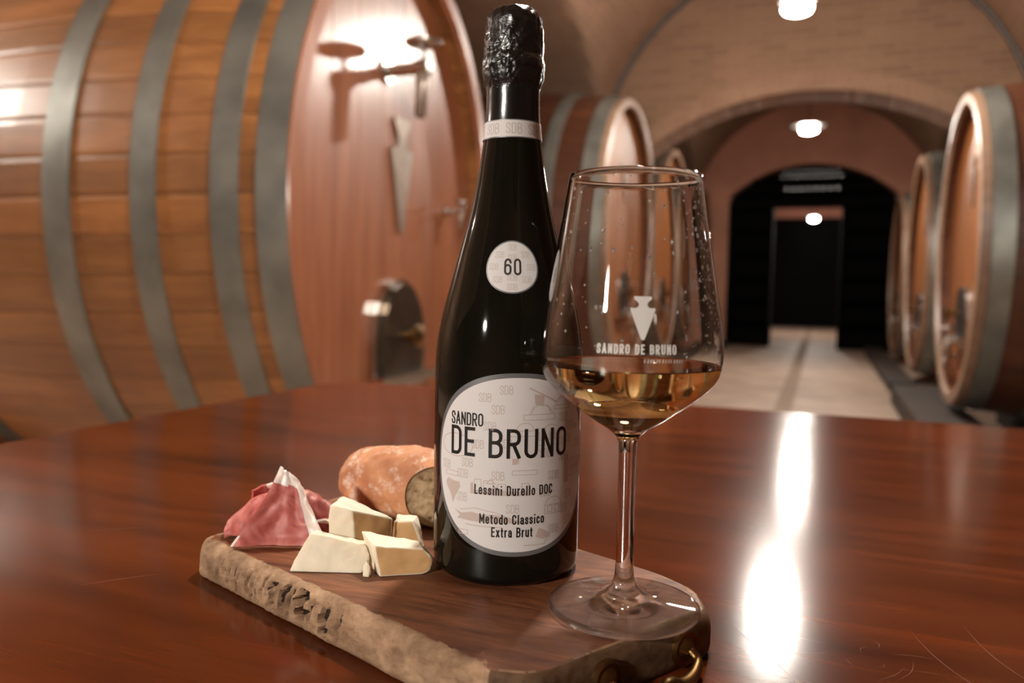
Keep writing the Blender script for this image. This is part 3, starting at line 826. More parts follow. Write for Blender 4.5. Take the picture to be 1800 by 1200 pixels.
# ------------------------------------------------------------------ condensed stroke lettering
def arc(cx, cy, rx, ry, a0, a1, n=7):
    return [(cx + rx * math.cos(R(a0 + (a1 - a0) * k / n)), cy + ry * math.sin(R(a0 + (a1 - a0) * k / n))) for k in range(n + 1)]
def rrect(r=.42, top=1, bot=0, ry=.2):
    """closed upright rounded box"""
    return arc(1 - r, top - ry, r, ry, 0, 90) + arc(r, top - ry, r, ry, 90, 180) + arc(r, bot + ry, r, ry, 180, 270) + arc(1 - r, bot + ry, r, ry, 270, 360)
X5 = .70   # x-height
def sm(p): return [tuple(q) for q in spline([(x, y, 0) for x, y in p], 5)]
def sm2(p): return [(q[0], q[1]) for q in sm(p)]
LOW_O = rrect(.5, X5, 0, .2)
GL = {   # glyph: (width, [(path, closed)...]); coordinates in a unit box
    'S': (.40, [(sm2([(1, .74), (1, .86), (.78, .985), (.5, 1), (.22, .985), (0, .86), (0, .72), (.14, .60), (.5, .51), (.86, .40), (1, .28), (1, .14), (.78, .015), (.5, 0), (.22, .015), (0, .14), (0, .27)]), 0)]),
    'A': (.46, [([(0, 0), (.5, 1.02)], 0), ([(1, 0), (.5, 1.02)], 0), ([(.17, .28), (.83, .28)], 0)]),
    'N': (.43, [([(0, 0), (0, 1)], 0), ([(1, 0), (1, 1)], 0), ([(.03, .97), (.97, .03)], 0)]),
    'D': (.42, [([(0, 0), (0, 1), (.5, 1)] + arc(.5, .78, .5, .22, 90, 0) + arc(.5, .22, .5, .22, 0, -90) + [(0, 0)], 0)]),
    'R': (.42, [([(0, 0), (0, 1), (.5, 1)] + arc(.5, .80, .5, .20, 90, 0) + arc(.5, .68, .5, .20, 0, -90) + [(0, .48)], 0), ([(.48, .48), (1, 0)], 0)]),
    'O': (.43, [(rrect(.5, 1, 0, .22), 1)]),
    '0': (.43, [(rrect(.5, 1, 0, .22), 1)]),
    '6': (.43, [(arc(.5, .78, .5, .22, 5, 180) + arc(.5, .22, .5, .22, 180, 360) + arc(.5, .42, .5, .2, 0, 150), 0)]),
    'E': (.37, [([(1, 1), (0, 1), (0, 0), (1, 0)], 0), ([(0, .52), (.86, .52)], 0)]),
    'B': (.43, [([(0, 0), (0, 1), (.45, 1)] + arc(.45, .80, .5, .20, 90, 0) + arc(.45, .73, .5, .20, 0, -90) + [(0, .53)], 0), ([(.45, .53)] + arc(.45, .32, .55, .21, 90, 0) + arc(.45, .21, .55, .21, 0, -90) + [(0, 0)], 0)]),
    'U': (.43, [([(0, 1)] + arc(.5, .22, .5, .22, 180, 360) + [(1, 1)], 0)]),
    'L': (.34, [([(0, 1), (0, 0), (1, 0)], 0)]),
    'C': (.42, [(arc(.5, .78, .5, .22, -5, 180) + arc(.5, .22, .5, .22, 180, 365), 0)]),
    'M': (.54, [([(0, 0), (0, 1)], 0), ([(1, 0), (1, 1)], 0), ([(.03, .97), (.5, .25)], 0), ([(.97, .97), (.5, .25)], 0)]),
    'e': (.38, [([(0, .37), (1, .37)] + arc(.5, X5 - .2, .5, .2, 0, 180) + arc(.5, .2, .5, .2, 180, 345), 0)]),
    's': (.35, [(sm2([(1, .52), (.95, .62), (.5, .70), (.05, .61), (.03, .50), (.2, .42), (.8, .30), (1, .18), (.92, .07), (.5, 0), (.08, .07), (0, .18)]), 0)]),
    'i': (.17, [([(.5, 0), (.5, .62)], 0), ([(.5, .965), (.5, .975)], 0)]),
    'n': (.38, [([(0, 0), (0, X5)], 0), (arc(.5, X5 - .22, .5, .22, 180, 0) + [(1, 0)], 0)]),
    'u': (.38, [([(0, X5)] + arc(.5, .22, .5, .22, 180, 360), 0), ([(1, X5), (1, 0)], 0)]),
    'r': (.26, [([(0, 0), (0, X5)], 0), (arc(.85, X5 - .26, .85, .26, 180, 85), 0)]),
    'l': (.17, [([(.5, 0), (.5, 1)], 0)]),
    'o': (.38, [(LOW_O, 1)]),
    't': (.26, [([(.4, .92), (.4, .14)] + arc(.9, .16, .5, .16, 180, 270), 0), ([(0, X5 - .02), (1, X5 - .02)], 0)]),
    'd': (.38, [(LOW_O, 1), ([(1, 0), (1, 1)], 0)]),
    'a': (.37, [(arc(.5, X5 - .18, .48, .18, 160, 0) + [(1, 0)], 0), ([(1, .43), (.5, .41)] + arc(.45, .205, .45, .205, 90, 270) + [(.6, .02), (1, .15)], 0)]),
    'c': (.36, [(arc(.5, X5 - .2, .5, .2, 10, 180) + arc(.5, .2, .5, .2, 180, 350), 0)]),
    'x': (.36, [([(0, 0), (1, X5)], 0), ([(0, X5), (1, 0)], 0)]),
}
def ribbon(mb, pts, wid, closed, f3):
    P = [Vector((p[0], p[1])) for p in pts]
    Q = [P[0]]
    for p in P[1:]:
        if (p - Q[-1]).length > 1e-6: Q.append(p)
    if closed and (Q[0] - Q[-1]).length < 1e-6: Q.pop()
    S_ = []
    for i in range(len(Q) - (0 if closed else 1)):
        a, b = Q[i], Q[(i + 1) % len(Q)]
        k = max(1, int(abs(b.x - a.x) / .0018))
        S_ += [a.lerp(b, q / k) for q in range(k)]
    if not closed: S_.append(Q[-1])
    Q = S_
    n = len(Q); hw = wid / 2; vs = []
    for i in range(n):
        if closed: a, b = Q[i - 1], Q[(i + 1) % n]
        else: a, b = Q[max(i - 1, 0)], Q[min(i + 1, n - 1)]
        d1 = (Q[i] - a).normalized() if (Q[i] - a).length > 0 else (b - Q[i]).normalized()
        d2 = (b - Q[i]).normalized() if (b - Q[i]).length > 0 else d1
        t = (d1 + d2)
        if t.length < 1e-4: t = d1
        t.normalize()
        nn = Vector((-t.y, t.x)); c = max(.42, nn.dot(Vector((-d1.y, d1.x))))
        o = nn * (hw / c)
        vs += [f3(*(Q[i] + o)), f3(*(Q[i] - o))]
    fs = [(2 * i, 2 * i + 1, 2 * ((i + 1) % n) + 1, 2 * ((i + 1) % n)) for i in range(n if closed else n - 1)]
    mb.add(vs, fs)

def fill_shape(mb, poly, f3, step=.0016):
    tri = bmesh.new()
    f = tri.faces.new([tri.verts.new((x, y, 0)) for x, y in poly])
    bmesh.ops.triangulate(tri, faces=[f])
    for _ in range(5):
        ed = [e_ for e_ in tri.edges if abs(e_.verts[0].co.x - e_.verts[1].co.x) > step]
        if not ed: break
        bmesh.ops.subdivide_edges(tri, edges=ed, cuts=1); bmesh.ops.triangulate(tri, faces=tri.faces)
    tri.verts.index_update()
    mb.add([f3(v.co.x, v.co.y) for v in tri.verts], [[v.index for v in f_.verts] for f_ in tri.faces])
    tri.free()

def text_width(s, h, stroke, gap):
    x = 0
    for ch in s:
        x += (.22 * h if ch == ' ' else GL[ch][0] * h) + gap * h
    return x - gap * h
def text(mb, s, x, y, h, stroke, f3, gap=.13, align='l', wk=1.0):
    """lay lettering with its lower-left at (x, y), cap height h, through f3(x, y) -> 3D"""
    if align == 'c': x -= text_width(s, h, stroke, gap) * wk / 2
    for ch in s:
        if ch == ' ': x += (.22 + gap) * h * wk; continue
        wd, paths = GL[ch]
        st = stroke * h
        for pts, cl in paths:
            m_ = [(x + (st / 2 + px * (wd * h - st)) * wk if wd > .15 else x + wd * h * wk / 2, y + st / 2 + py * (h - st)) for px, py in pts]
            # straight terminals run to the full height / width
            if not cl:
                for idx, nb in ((0, 1), (-1, -2)):
                    a, b = Vector(m_[idx]), Vector(m_[nb]); d = (a - b).normalized() * st / 2
                    m_[idx] = (a.x + d.x, a.y + d.y)
            ribbon(mb, m_, st, cl, f3)
        x += (wd + gap) * h * wk

# ------------------------------------------------------------------ bottle
BX, BY = -.1757, .4480
K = 1.010
BP = [(.0, .0395), (.003, .0427), (.009, .0438), (.0326, .0440), (.1024, .0440), (.1231, .0438), (.1327, .0433), (.1426, .0420), (.1566, .0391), (.1783, .0334), (.2009, .0274), (.2133, .0243), (.2289, .0211), (.2412, .0191), (.2538, .0173), (.2627, .0163), (.2709, .0156), (.284, .0153)]
BP = [(z, r * K) for z, r in BP]
def bottle_r(z): return interp(BPS, z)
BPS = [(p.x, p.y) for p in spline([(z, r, 0) for z, r in BP], 6)]
VIEW = math.atan2(-BY, -BX)        # bearing of the side that carries the labels

def make_bottle():
    e = empty('wine_bottle', (BX, BY, BOARD_Z), label='tall black sparkling wine bottle with cream oval label on the board', cat='bottle')
    MB().lathe([(.004, 0), (.004, .02), (0.0, .034)] + BPS + [(BPS[-1][0], 0)], 96).build('bottle_body', M['glassbottle'], e, smooth=True, angle=60)
    # crumpled foil hood
    fp = [(.2838, .0153), (.2868, .0160), (.2903, .0172), (.2955, .0181), (.2994, .0183), (.3036, .0176), (.309, .0172), (.315, .0171), (.3231, .0166), (.327, .0155), (.3302, .0134), (.3318, .0105), (.3322, .005), (.3322, 0)]
    fp = [(z, r * K + .0002) for z, r in fp]
    dense = [(p.x, max(0, p.y)) for p in spline([(z, r, 0) for z, r in fp], 5)]
    mb = MB(); n = 120; vs = []; N_ = len(dense)
    for j, (z, r) in enumerate(dense):
        for k in range(n):
            a = 2 * PI * k / n
            amp = min(1, j / 6) * min(1, r / .012)
            q = Vector((math.cos(a) * 4.2, math.sin(a) * 4.2, z * 230))
            d = (noise.noise(q) * .0007 + noise.noise(q * 2.3) * .00045 + abs(noise.noise(Vector((math.cos(a) * 7, math.sin(a) * 7, z * 60)))) * .0005 - .0003) * amp
            d -= .0006 * amp * math.exp(-((z - .3045) / .0012) ** 2)
            zz = z + noise.noise(q * 1.3) * .0004 * amp
            vs.append(((r + d) * math.cos(a), (r + d) * math.sin(a), zz))
    fs = [(j * n + k, j * n + (k + 1) % n, (j + 1) * n + (k + 1) % n, (j + 1) * n + k) for j in range(N_ - 1) for k in range(n)]
    mb.add(vs, fs); mb.build('foil_hood', M['foil'], e, smooth=True)
    # foil skirt down to the band and its top button
    sk = [(z, r + .00025) for z, r in BPS if z >= .262]
    MB().lathe(sk + [(sk[-1][0] + .001, sk[-1][1])], 64).build('foil_skirt', M['foilsmooth'], e, smooth=True)
    # neck band
    zb = .2578 * K; hb = .0047
    def surf(cz, off, turn):
        def f3(x, y):
            z = cz + y; r = bottle_r(z) + off
            a = VIEW + turn + x / bottle_r(cz)
            return (r * math.cos(a), r * math.sin(a), z)
        return f3
    def ring(z0, z1, off):
        return [(z, bottle_r(z) + off) for z in (z0, (z0 + z1) / 2, z1)]
    MB().lathe([(zb - hb - .0006, bottle_r(zb - hb) + .00005)] + ring(zb - hb - .0006, zb + hb + .0006, .00045) + [(zb + hb + .0006, bottle_r(zb + hb) + .00005)], 96).build('neck_band_rim', M['silver'], e, smooth=True, angle=40)
    nb = MB().lathe(ring(zb - hb, zb + hb, .0006), 96).build('neck_band', M['paper'], e, smooth=True)
    mb = MB(); f3 = surf(zb, .00066, 0)
    for k in range(-3, 5): text(mb, 'SDB', k * .0130 + .0008, -.0031, .0062, .09, f3, gap=.1, align='c')
    mb.build('band_lettering', M['pale'], nb)
    # oval main label
    zc, hh, hw, turn = .0697 * K, .0512 * K, .0540, .135
    def oval(kx, ky, n=120, p=2.25):
        out = []
        for k in range(n):
            a = 2 * PI * k / n; c, s_ = math.cos(a), math.sin(a)
            out.append((math.copysign(abs(c) ** (2 / p), c) * kx, math.copysign(abs(s_) ** (2 / p), s_) * ky))
        return out
    def disc(kx, ky, cz, off, turn, p, rings=32, edge=True):
        f3 = surf(cz, off, turn); fe = surf(cz, .00002, turn)
        mb = MB(); n = 120; ol = oval(kx, ky, n, p); vs = []
        for r_ in range(rings, 0, -1): vs += [f3(x * r_ / rings, y * r_ / rings) for x, y in ol]
        vs.append(f3(0, 0))
        fs = [(j * n + k, j * n + (k + 1) % n, (j + 1) * n + (k + 1) % n, (j + 1) * n + k) for j in range(rings - 1) for k in range(n)]
        fs += [((rings - 1) * n + k, (rings - 1) * n + (k + 1) % n, rings * n) for k in range(n)]
        o = len(vs); vs += [fe(x, y) for x, y in ol]
        fs += [(k, (k + 1) % n, o + (k + 1) % n, o + k) for k in range(n)]
        return mb.add(vs, fs)
    disc(hw, hh, zc, .00012, turn, 2.25).build('label_rim', M['silver'], e, smooth=True, angle=40)
    lb = disc(hw - .0020, hh - .0026, zc, .00020, turn, 2.2).build('front_label', M['paper'], e, smooth=True, angle=40)
    tx = surf(zc, .00027, turn); bg = surf(zc, .00024, turn)
    mb = MB()
    text(mb, 'SANDRO', -.0412, .0213, .0074, .128, tx, gap=.07, wk=1.0)
    text(mb, 'DE BRUNO', -.0414, .0040, .0166, .120, tx, gap=.085, wk=1.18)
    text(mb, 'Lessini Durello DOC', -.0015, -.0170, .0057, .142, tx, gap=.105, align='c', wk=1.02)
    text(mb, 'Metodo Classico', -.0025, -.0334, .0057, .142, tx, gap=.105, align='c', wk=1.0)
    text(mb, 'Extra Brut', -.0025, -.0407, .0057, .142, tx, gap=.105, align='c', wk=1.0)
    # registered mark
    ribbon(mb, [(.0414 + .0012 * math.cos(2 * PI * k / 16), .0196 + .0013 * math.sin(2 * PI * k / 16)) for k in range(16)], .00022, True, tx)
    text(mb, 'R', .0410, .0189, .0014, .16, tx)
    mb.build('lettering', M['ink'], lb)
    # pale background print: small monograms and sketched landmarks
    mb = MB()
    for x, y in [(-.0355, .0330), (-.0195, .0375), (-.0075, .0420), (-.012, .0310), (-.0165, .0215), (-.046, .0235), (-.0235, .0110), (-.0075, .0120), (.0155, .0062), (.029, .0035), (-.030, .0000), (-.046, -.0030), (-.033, -.0065), (-.0115, -.0062), (.0215, -.0068), (.0165, -.0160), (-.048, -.0185), (-.0335, -.0200), (-.045, -.0260), (-.003, -.0248), (.0345, -.0195), (.0405, -.0260), (.0300, -.0272), (.0345, -.0345), (.0225, -.0378), (.0295, -.0405), (-.031, -.0410), (-.0195, -.0455), (-.0025, -.0490), (.0290, .0260), (.036, .0200), (.044, .0090), (.047, -.0020), (.0325, .0130)]:
        if (x / (hw - .004)) ** 2 + ((y + .002) / (hh - .005)) ** 2 < 1: text(mb, 'SDB', x - .003, y - .0022, .0050, .085, bg, gap=.1)
    mb.build('monogram_print', M['pale'], lb)
    mb = MB()
    def line(p, wd=.00042, cl=False): ribbon(mb, p, wd, cl, bg)
    def box_(x0, x1, y0, y1, wd=.0004): line([(x0, y0), (x1, y0), (x1, y1), (x0, y1)], wd, True)
    def fill(poly): fill_shape(mb, poly, bg)
    def arch_(cx, y, rx, ry): line([(cx + rx * math.cos(PI * k / 10), y + ry * math.sin(PI * k / 10)) for k in range(11)])
    # arches, roofs and beams (upper right)
    box_(.003, .022, .0255, .0285); box_(-.005, .010, .0165, .0195); box_(.010, .028, .0110, .0140); box_(.0215, .0345, .0310, .0330)
    arch_(.0135, .0285, .006, .0055); arch_(.004, .0195, .005, .0045); arch_(.020, .0170, .006, .0055); arch_(.028, .0330, .005, .005)
    line([(.006, .0435), (.0235, .0350)], .0009); fill([(.0095, .0340), (.0145, .0330), (.0150, .0390), (.0090, .0400)])
    for x in (.012, .0155, .019, .0225): line([(x, .0140), (x, .0190)], .0006)
    line([(.006, .0285), (.009, .0335)]); line([(.0165, .0340), (.0215, .0290)])
    line([(.030, .0235), (.040, .0235)], .0006); line([(.035, .0235), (.037, .0290)]); box_(.032, .0385, .0205, .0220)
    # grapes, castle, hill, arena, village
    fill([(-.0455, -.0125), (-.0435, -.0105), (-.0385, -.0115), (-.0345, -.0115), (-.034, -.0145), (-.037, -.0190), (-.0395, -.0245), (-.0415, -.0190), (-.045, -.0150)])
    box_(-.0455, -.036, -.0085, -.0060)
    fill([(-.027, -.0170), (-.027, -.0110), (-.0255, -.0105), (-.025, -.0145), (-.018, -.0150), (-.0125, -.0120), (-.006, -.0145), (.007, -.0150), (.007, -.0170)])
    for x0, x1, y1 in ((-.0245, -.0205, -.0085), (-.019, -.0135, -.0090), (-.011, -.0065, -.0105), (.0025, .0065, -.0100)): box_(x0, x1, -.0150, y1)
    line([(-.015, -.0080), (-.0175, -.0105), (-.0125, -.0105)], .0005, True)
    fill([(-.038, -.0275), (-.033, -.0290), (-.026, -.0275), (-.020, -.0285), (-.012, -.0280), (-.004, -.0295), (.007, -.0335), (-.006, -.0325), (-.016, -.0330), (-.036, -.0325), (-.034, -.0305)])
    line([(-.034, -.0272), (-.024, -.0250), (-.012, -.0268), (.006, -.0330)]); line([(-.030, -.0350), (-.008, -.0352)], .0005); box_(-.0345, -.0285, -.0410, -.0385)
    fill([(.0305, .004), (.0345, .004), (.0345, -.0125), (.0305, -.0125)])
    box_(.0355, .0475, -.0040, .0010); box_(.0355, .0475, -.0095, -.0045)
    for k in range(5): box_(.0364 + k * .0022, .0379 + k * .0022, -.0033, .0003, .0003); box_(.0364 + k * .0022, .0379 + k * .0022, -.0088, -.0052, .0003)
    arch_(.0225, -.0235, .0058, .0045); box_(.0165, .0285, -.0285, -.0235); box_(.0185, .0215, -.0275, -.0240); box_(.0235, .0265, -.0275, -.0240)
    fill([(.0110, -.0410), (.0130, -.0360), (.0165, -.0375), (.0205, -.0400), (.0205, -.0420), (.0150, -.0425)]); line([(.004, -.0455), (.0165, -.0455), (.0185, -.0425)], .0005)
    fill([(-.003, .0040), (.0005, .0040), (.0005, .0010), (-.003, .0005)]); box_(-.003, .0115, -.0052, -.0028)
    line([(-.049 + .0115 * (1 + math.cos(2 * PI * k / 24)), .0095 + .0065 * math.sin(2 * PI * k / 24)) for k in range(24)], .0005, True)
    mb.build('sketch_print', M['pale2'], lb)
    # round shoulder seal with 60
    zs, rs, ts = .1790 * K, .0150, .035
    disc(rs, rs * 1.0, zs, .00012, ts, 2.0).build('seal_rim', M['silver'], e, smooth=True, angle=40)
    sl = disc(rs - .0008, rs - .0008, zs, .00020, ts, 2.0).build('shoulder_seal', M['paper'], e, smooth=True, angle=40)
    mb = MB(); text(mb, '60', .0002, -.0047, .0094, .125, surf(zs, .00027, ts), gap=.12, align='c', wk=1.05); mb.build('lettering', M['ink60'], sl)
    mb = MB(); f3 = surf(zs, .00024, ts)
    for x, y in ((0, .0112), (-.0075, .0068), (.0078, .0070), (-.0105, .0), (.0108, .0), (-.0078, -.0072), (.0078, -.0070), (0, -.0112), (0, .0052), (0, -.0058)):
        text(mb, 'SDB', x, y - .0018, .0036, .085, f3, gap=.1, align='c')
    mb.build('monogram_print', M['pale'], sl)
    return e
M['foilsmooth'] = plain('smooth_black_foil', (.006, .006, .006), rough=.2, spec=.8, bump=.35, bscale=90, bdist=.0006)
make_bottle()

# ------------------------------------------------------------------ wine glass
GX, GY = -.092, .408
def make_glass():
    e = empty('wine_glass', (GX, GY, BOARD_Z), label='clear stemmed wine glass with etched emblem, part filled, on the board', cat='glass')
    bowl = [(.0927, .0062), (.0965, .0105), (.1006, .0173), (.1060, .0248), (.1111, .0318), (.1186, .0405), (.1246, .0449), (.1305, .0468), (.1386, .0474), (.1543, .0456), (.172, .0425), (.2012, .0377), (.2273, .0337)]
    ob = [(p.x, p.y) for p in spline([(z, r, 0) for z, r in bowl], 5)]
    wall = .0011
    ib = []
    for i, (z, r) in enumerate(ob):
        a, b = ob[max(i - 1, 0)], ob[min(i + 1, len(ob) - 1)]
        t = Vector((b[0] - a[0], b[1] - a[1])).normalized()
        q = (z + t.y * wall, r - t.x * wall)
        if q[1] > .004 and q[0] > .0985: ib.append(q)
    stem = [(.0010, 0), (.0006, .02), (0, .036), (0, .0385), (.0003, .0396), (.0010, .0402), (.0018, .0404), (.0026, .0401), (.0031, .0392), (.0034, .037), (.0046, .026), (.0066, .016), (.0090, .0100), (.0130, .0066), (.0180, .0052), (.026, .0046), (.052, .0044), (.082, .0045), (.0895, .0049)]
    prof = stem + ob + [(ob[-1][0] + .0006, ob[-1][1] - wall * .5)] + ib[::-1] + [(.0982, .0025), (.0980, 0)]
    gb = MB().lathe(prof, 128)
    gb.mi = [1 if max(gb.v[i][2] for i in f) < .0070 else 0 for f in gb.f]
    gb.build('glass_body', [M['glass'], M['thinglass']], e, smooth=True)
    def inner(z): return interp(ib, z)
    def outer(z): return interp(ob, z)
    vw = math.atan2(-GY, -GX)
    def f3(x, y):
        z = .1555 + y; r = outer(z) + .00012; a = vw + .118 + x / .0455
        return (r * math.cos(a), r * math.sin(a), z)
    mb = MB(); ol = plumb_outline(.0118, .0200)
    fill_shape(mb, [(x, y + .0010) for x, y in ol], f3, .001)
    mb.build('etched_emblem', M['etch'], e)
    mb = MB(); text(mb, 'SANDRO DE BRUNO', -.0025, -.0158, .0047, .17, f3, gap=.13, align='c', wk=1.0)
    mb.build('etched_lettering', M['etch'], e)
    mb = MB()
    for k in range(14): ribbon(mb, [(.001 + k * .00135, -.0197), (.001 + k * .00135 + random.choice((0, .0005)), -.0181)], .0003, False, f3)
    mb.build('etched_fine_line', M['etch'], e)
    # droplets clinging to the inside of the bowl, mostly on the right
    mb = MB()
    for _ in range(420):
        z = random.uniform(.139, .224)
        a = vw + (random.gauss(1.15, .28) if random.random() < .8 else random.uniform(-1.2, 1.5))
        rr_ = random.choice((.00025, .00035, .0005, .0007, .0009)) * random.uniform(.7, 1.2)
        c = Vector(((inner(z) - .00004) * math.cos(a), (inner(z) - .00004) * math.sin(a), z)); nrm = Vector((-math.cos(a), -math.sin(a), 0)); tn = Vector((-math.sin(a), math.cos(a), 0)); up = Vector((0, 0, 1))
        vs = [tuple(c + tn * (rr_ * math.cos(PI * k / 4)) + up * (rr_ * math.sin(PI * k / 4) * 1.25)) for k in range(8)]
        vs += [tuple(c + nrm * rr_ * .45 + tn * (rr_ * .7 * math.cos(PI * k / 4)) + up * (rr_ * .7 * math.sin(PI * k / 4) * 1.2)) for k in range(8)] + [tuple(c + nrm * rr_ * .62)]
        mb.add(vs, [(k, (k + 1) % 8, 8 + (k + 1) % 8, 8 + k) for k in range(8)] + [(8 + k, 8 + (k + 1) % 8, 16) for k in range(8)] + [tuple(range(8))[::-1]])
    tag(mb.build('droplets', M['drop'], e, smooth=True), kind='stuff')
    # wine
    lv = .1305
    prof = [(.0981, 0), (.0983, .0026)] + [(z, r + .0001) for z, r in ib if z < lv - .0004] + [(lv + .0006, inner(lv) + .0001), (lv + .0001, inner(lv) - .0009), (lv, inner(lv) - .003), (lv, .02), (lv, 0)]
    o = MB().lathe(prof, 128).build('white_wine', M['wine'], None, smooth=True, loc=(GX, GY, BOARD_Z), angle=70)
    tag(o, label='golden sparkling wine filling the bottom of the stemmed glass', cat='wine')
make_glass()

# ------------------------------------------------------------------ food on the board
def hull(name, pts, mats, label, cat, group, rind_shade=None, seed=0, bevel=.0009, cuts=5, rough=.0007):
    """irregular chunk from corner points in (s, d, h); rind(normal) marks the tan faces"""
    bm = bmesh.new()
    P = [T(*p) for p in pts]
    c = sum(P, Vector()) / len(P)
    base = Vector((c.x, c.y, BOARD_Z))
    for p in P: bm.verts.new(p - base)
    r_ = bmesh.ops.convex_hull(bm, input=bm.verts)
    bmesh.ops.dissolve_limit(bm, angle_limit=R(14), verts=bm.verts, edges=bm.edges)
    bm.normal_update()
    for f in bm.faces:
        f.material_index = 1 if rind_shade and rind_shade(f.normal) else 0
    bmesh.ops.bevel(bm, geom=list(bm.edges), offset=bevel, segments=2, affect='EDGES', profile=.6, material=0)
    bmesh.ops.triangulate(bm, faces=bm.faces)
    for _ in range(3):
        ed = [e_ for e_ in bm.edges if e_.calc_length() > .0024]
        if ed: bmesh.ops.subdivide_edges(bm, edges=ed, cuts=1)
        bmesh.ops.triangulate(bm, faces=bm.faces)
    bm.normal_update()
    for v in bm.verts:
        if v.co.z < .0012: continue
        q = v.co * 230 + Vector((seed, seed * 2, 0))
        v.co += v.normal * (noise.noise(q) * rough + noise.noise(q * .35) * rough * 1.2)
    me = bpy.data.meshes.new(name); bm.to_mesh(me); bm.free()
    for mt in mats: me.materials.append(mt)
    me.polygons.foreach_set('use_smooth', [True] * len(me.polygons))
    o = bpy.data.objects.new(name, me); COL.objects.link(o); o.location = base
    return tag(o, label=label, cat=cat, group=group)

CH = [M['cheese'], M['rind_shade']]
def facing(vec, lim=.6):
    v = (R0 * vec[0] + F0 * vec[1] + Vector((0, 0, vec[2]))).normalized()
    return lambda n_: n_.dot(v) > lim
g = 'cheese chunks on the board'
hull('cheese_chunk', [(-.1290, .458, 0), (-.0860, .457, 0), (-.0825, .462, .002), (-.0820, .463, .0100), (-.0850, .4645, .0150), (-.1055, .4660, .0195), (-.1190, .4665, .0208), (-.1270, .476, 0), (-.0870, .474, 0), (-.1165, .4745, .0205), (-.0870, .4735, .0145)], CH, 'pale cheese chunk in front, slanted on its left side', 'cheese', g, seed=3)
hull('cheese_chunk', [(-.1120, .4800, 0), (-.1100, .4800, .0345), (-.0960, .4775, .0318), (-.0935, .4775, 0), (-.0740, .4950, 0), (-.0735, .4950, .0220), (-.1060, .4960, .0358), (-.1090, .4960, 0), (-.0800, .4990, .0235), (-.0800, .4990, 0)], CH, 'tallest cheese wedge, standing behind the others beside the ham', 'cheese', g, rind_shade=facing((.75, -.65, 0), .8), seed=9)
hull('cheese_chunk', [(-.0745, .4520, 0), (-.0782, .4530, .0182), (-.0885, .4680, .0225), (-.0815, .4660, 0), (-.0500, .4590, .0150), (-.0440, .4600, .0080), (-.0455, .4590, .0015), (-.0500, .4575, .0), (-.0540, .4690, .0160), (-.0560, .4700, 0)], CH, 'cheese wedge with tan side touching the bottle', 'cheese', g, rind_shade=facing((.22, -.97, .05), .85), seed=15)
hull('cheese_chunk', [(-.0745, .4985, 0), (-.0735, .4985, .0190), (-.0610, .4985, .0195), (-.0560, .5000, .0130), (-.0545, .5000, 0), (-.0730, .5090, 0), (-.0725, .5090, .0205), (-.0600, .5090, .0200), (-.0550, .5090, 0)], CH, 'small low cheese chunk at the back against the bread', 'cheese', g, rind_shade=facing((.1, -1, 0), .8), seed=21)
hull('cheese_crumb', [(-.0845, .4520, 0), (-.0805, .4510, 0), (-.0798, .4530, .0060), (-.0830, .4535, .0105), (-.0850, .4550, .0060), (-.0840, .4565, 0), (-.0800, .4560, 0)], CH, 'small crumb of cheese between the two front chunks', 'cheese', g, seed=27, bevel=.0006)

def sheet(name, fn, fatmask, nu, nv, thick, label, parent_loc):
    """ham slice: fn(u, v) -> (s, d, h); faces under fatmask become the fat rim"""
    base = T(*parent_loc)
    e = empty('ham_slice', base, label=label, cat='ham', group='ham slices on the board')
    P = [[T(*fn(i / nu, j / nv)) - base for i in range(nu + 1)] for j in range(nv + 1)]
    Nn = [[None] * (nu + 1) for _ in range(nv + 1)]
    for j in range(nv + 1):
        for i in range(nu + 1):
            a = P[j][min(i + 1, nu)] - P[j][max(i - 1, 0)]; b = P[min(j + 1, nv)][i] - P[max(j - 1, 0)][i]
            n_ = a.cross(b); Nn[j][i] = n_.normalized() if n_.length > 1e-12 else Vector((0, -1, 0))
    lean, fat = MB(), MB()
    for mb, want in ((lean, False), (fat, True)):
        idx = {}; cells = [(i, j) for j in range(nv) for i in range(nu) if bool(fatmask((i + .5) / nu, (j + .5) / nv)) == want]
        cs = set(cells)
        def vid(i, j, s_):
            k = (i, j, s_)
            if k not in idx:
                idx[k] = len(mb.v); mb.v.append(tuple(P[j][i] + Nn[j][i] * thick * s_))
            return idx[k]
        for i, j in cells:
            q = [(i, j), (i + 1, j), (i + 1, j + 1), (i, j + 1)]
            mb.f.append([vid(*p, .5) for p in q]); mb.f.append([vid(*p, -.5) for p in q[::-1]])
            for a, b, nb in ((0, 1, (i, j - 1)), (1, 2, (i + 1, j)), (2, 3, (i, j + 1)), (3, 0, (i - 1, j))):
                if nb not in cs: mb.f.append([vid(*q[b], .5), vid(*q[a], .5), vid(*q[a], -.5), vid(*q[b], -.5)])
        mb.mi = [0] * len(mb.f)
    if lean.f: lean.build('lean_meat', M['ham'], e, smooth=True, angle=60)
    if fat.f: fat.build('fat_rim', M['fat'], e, smooth=True, angle=60)
    return e

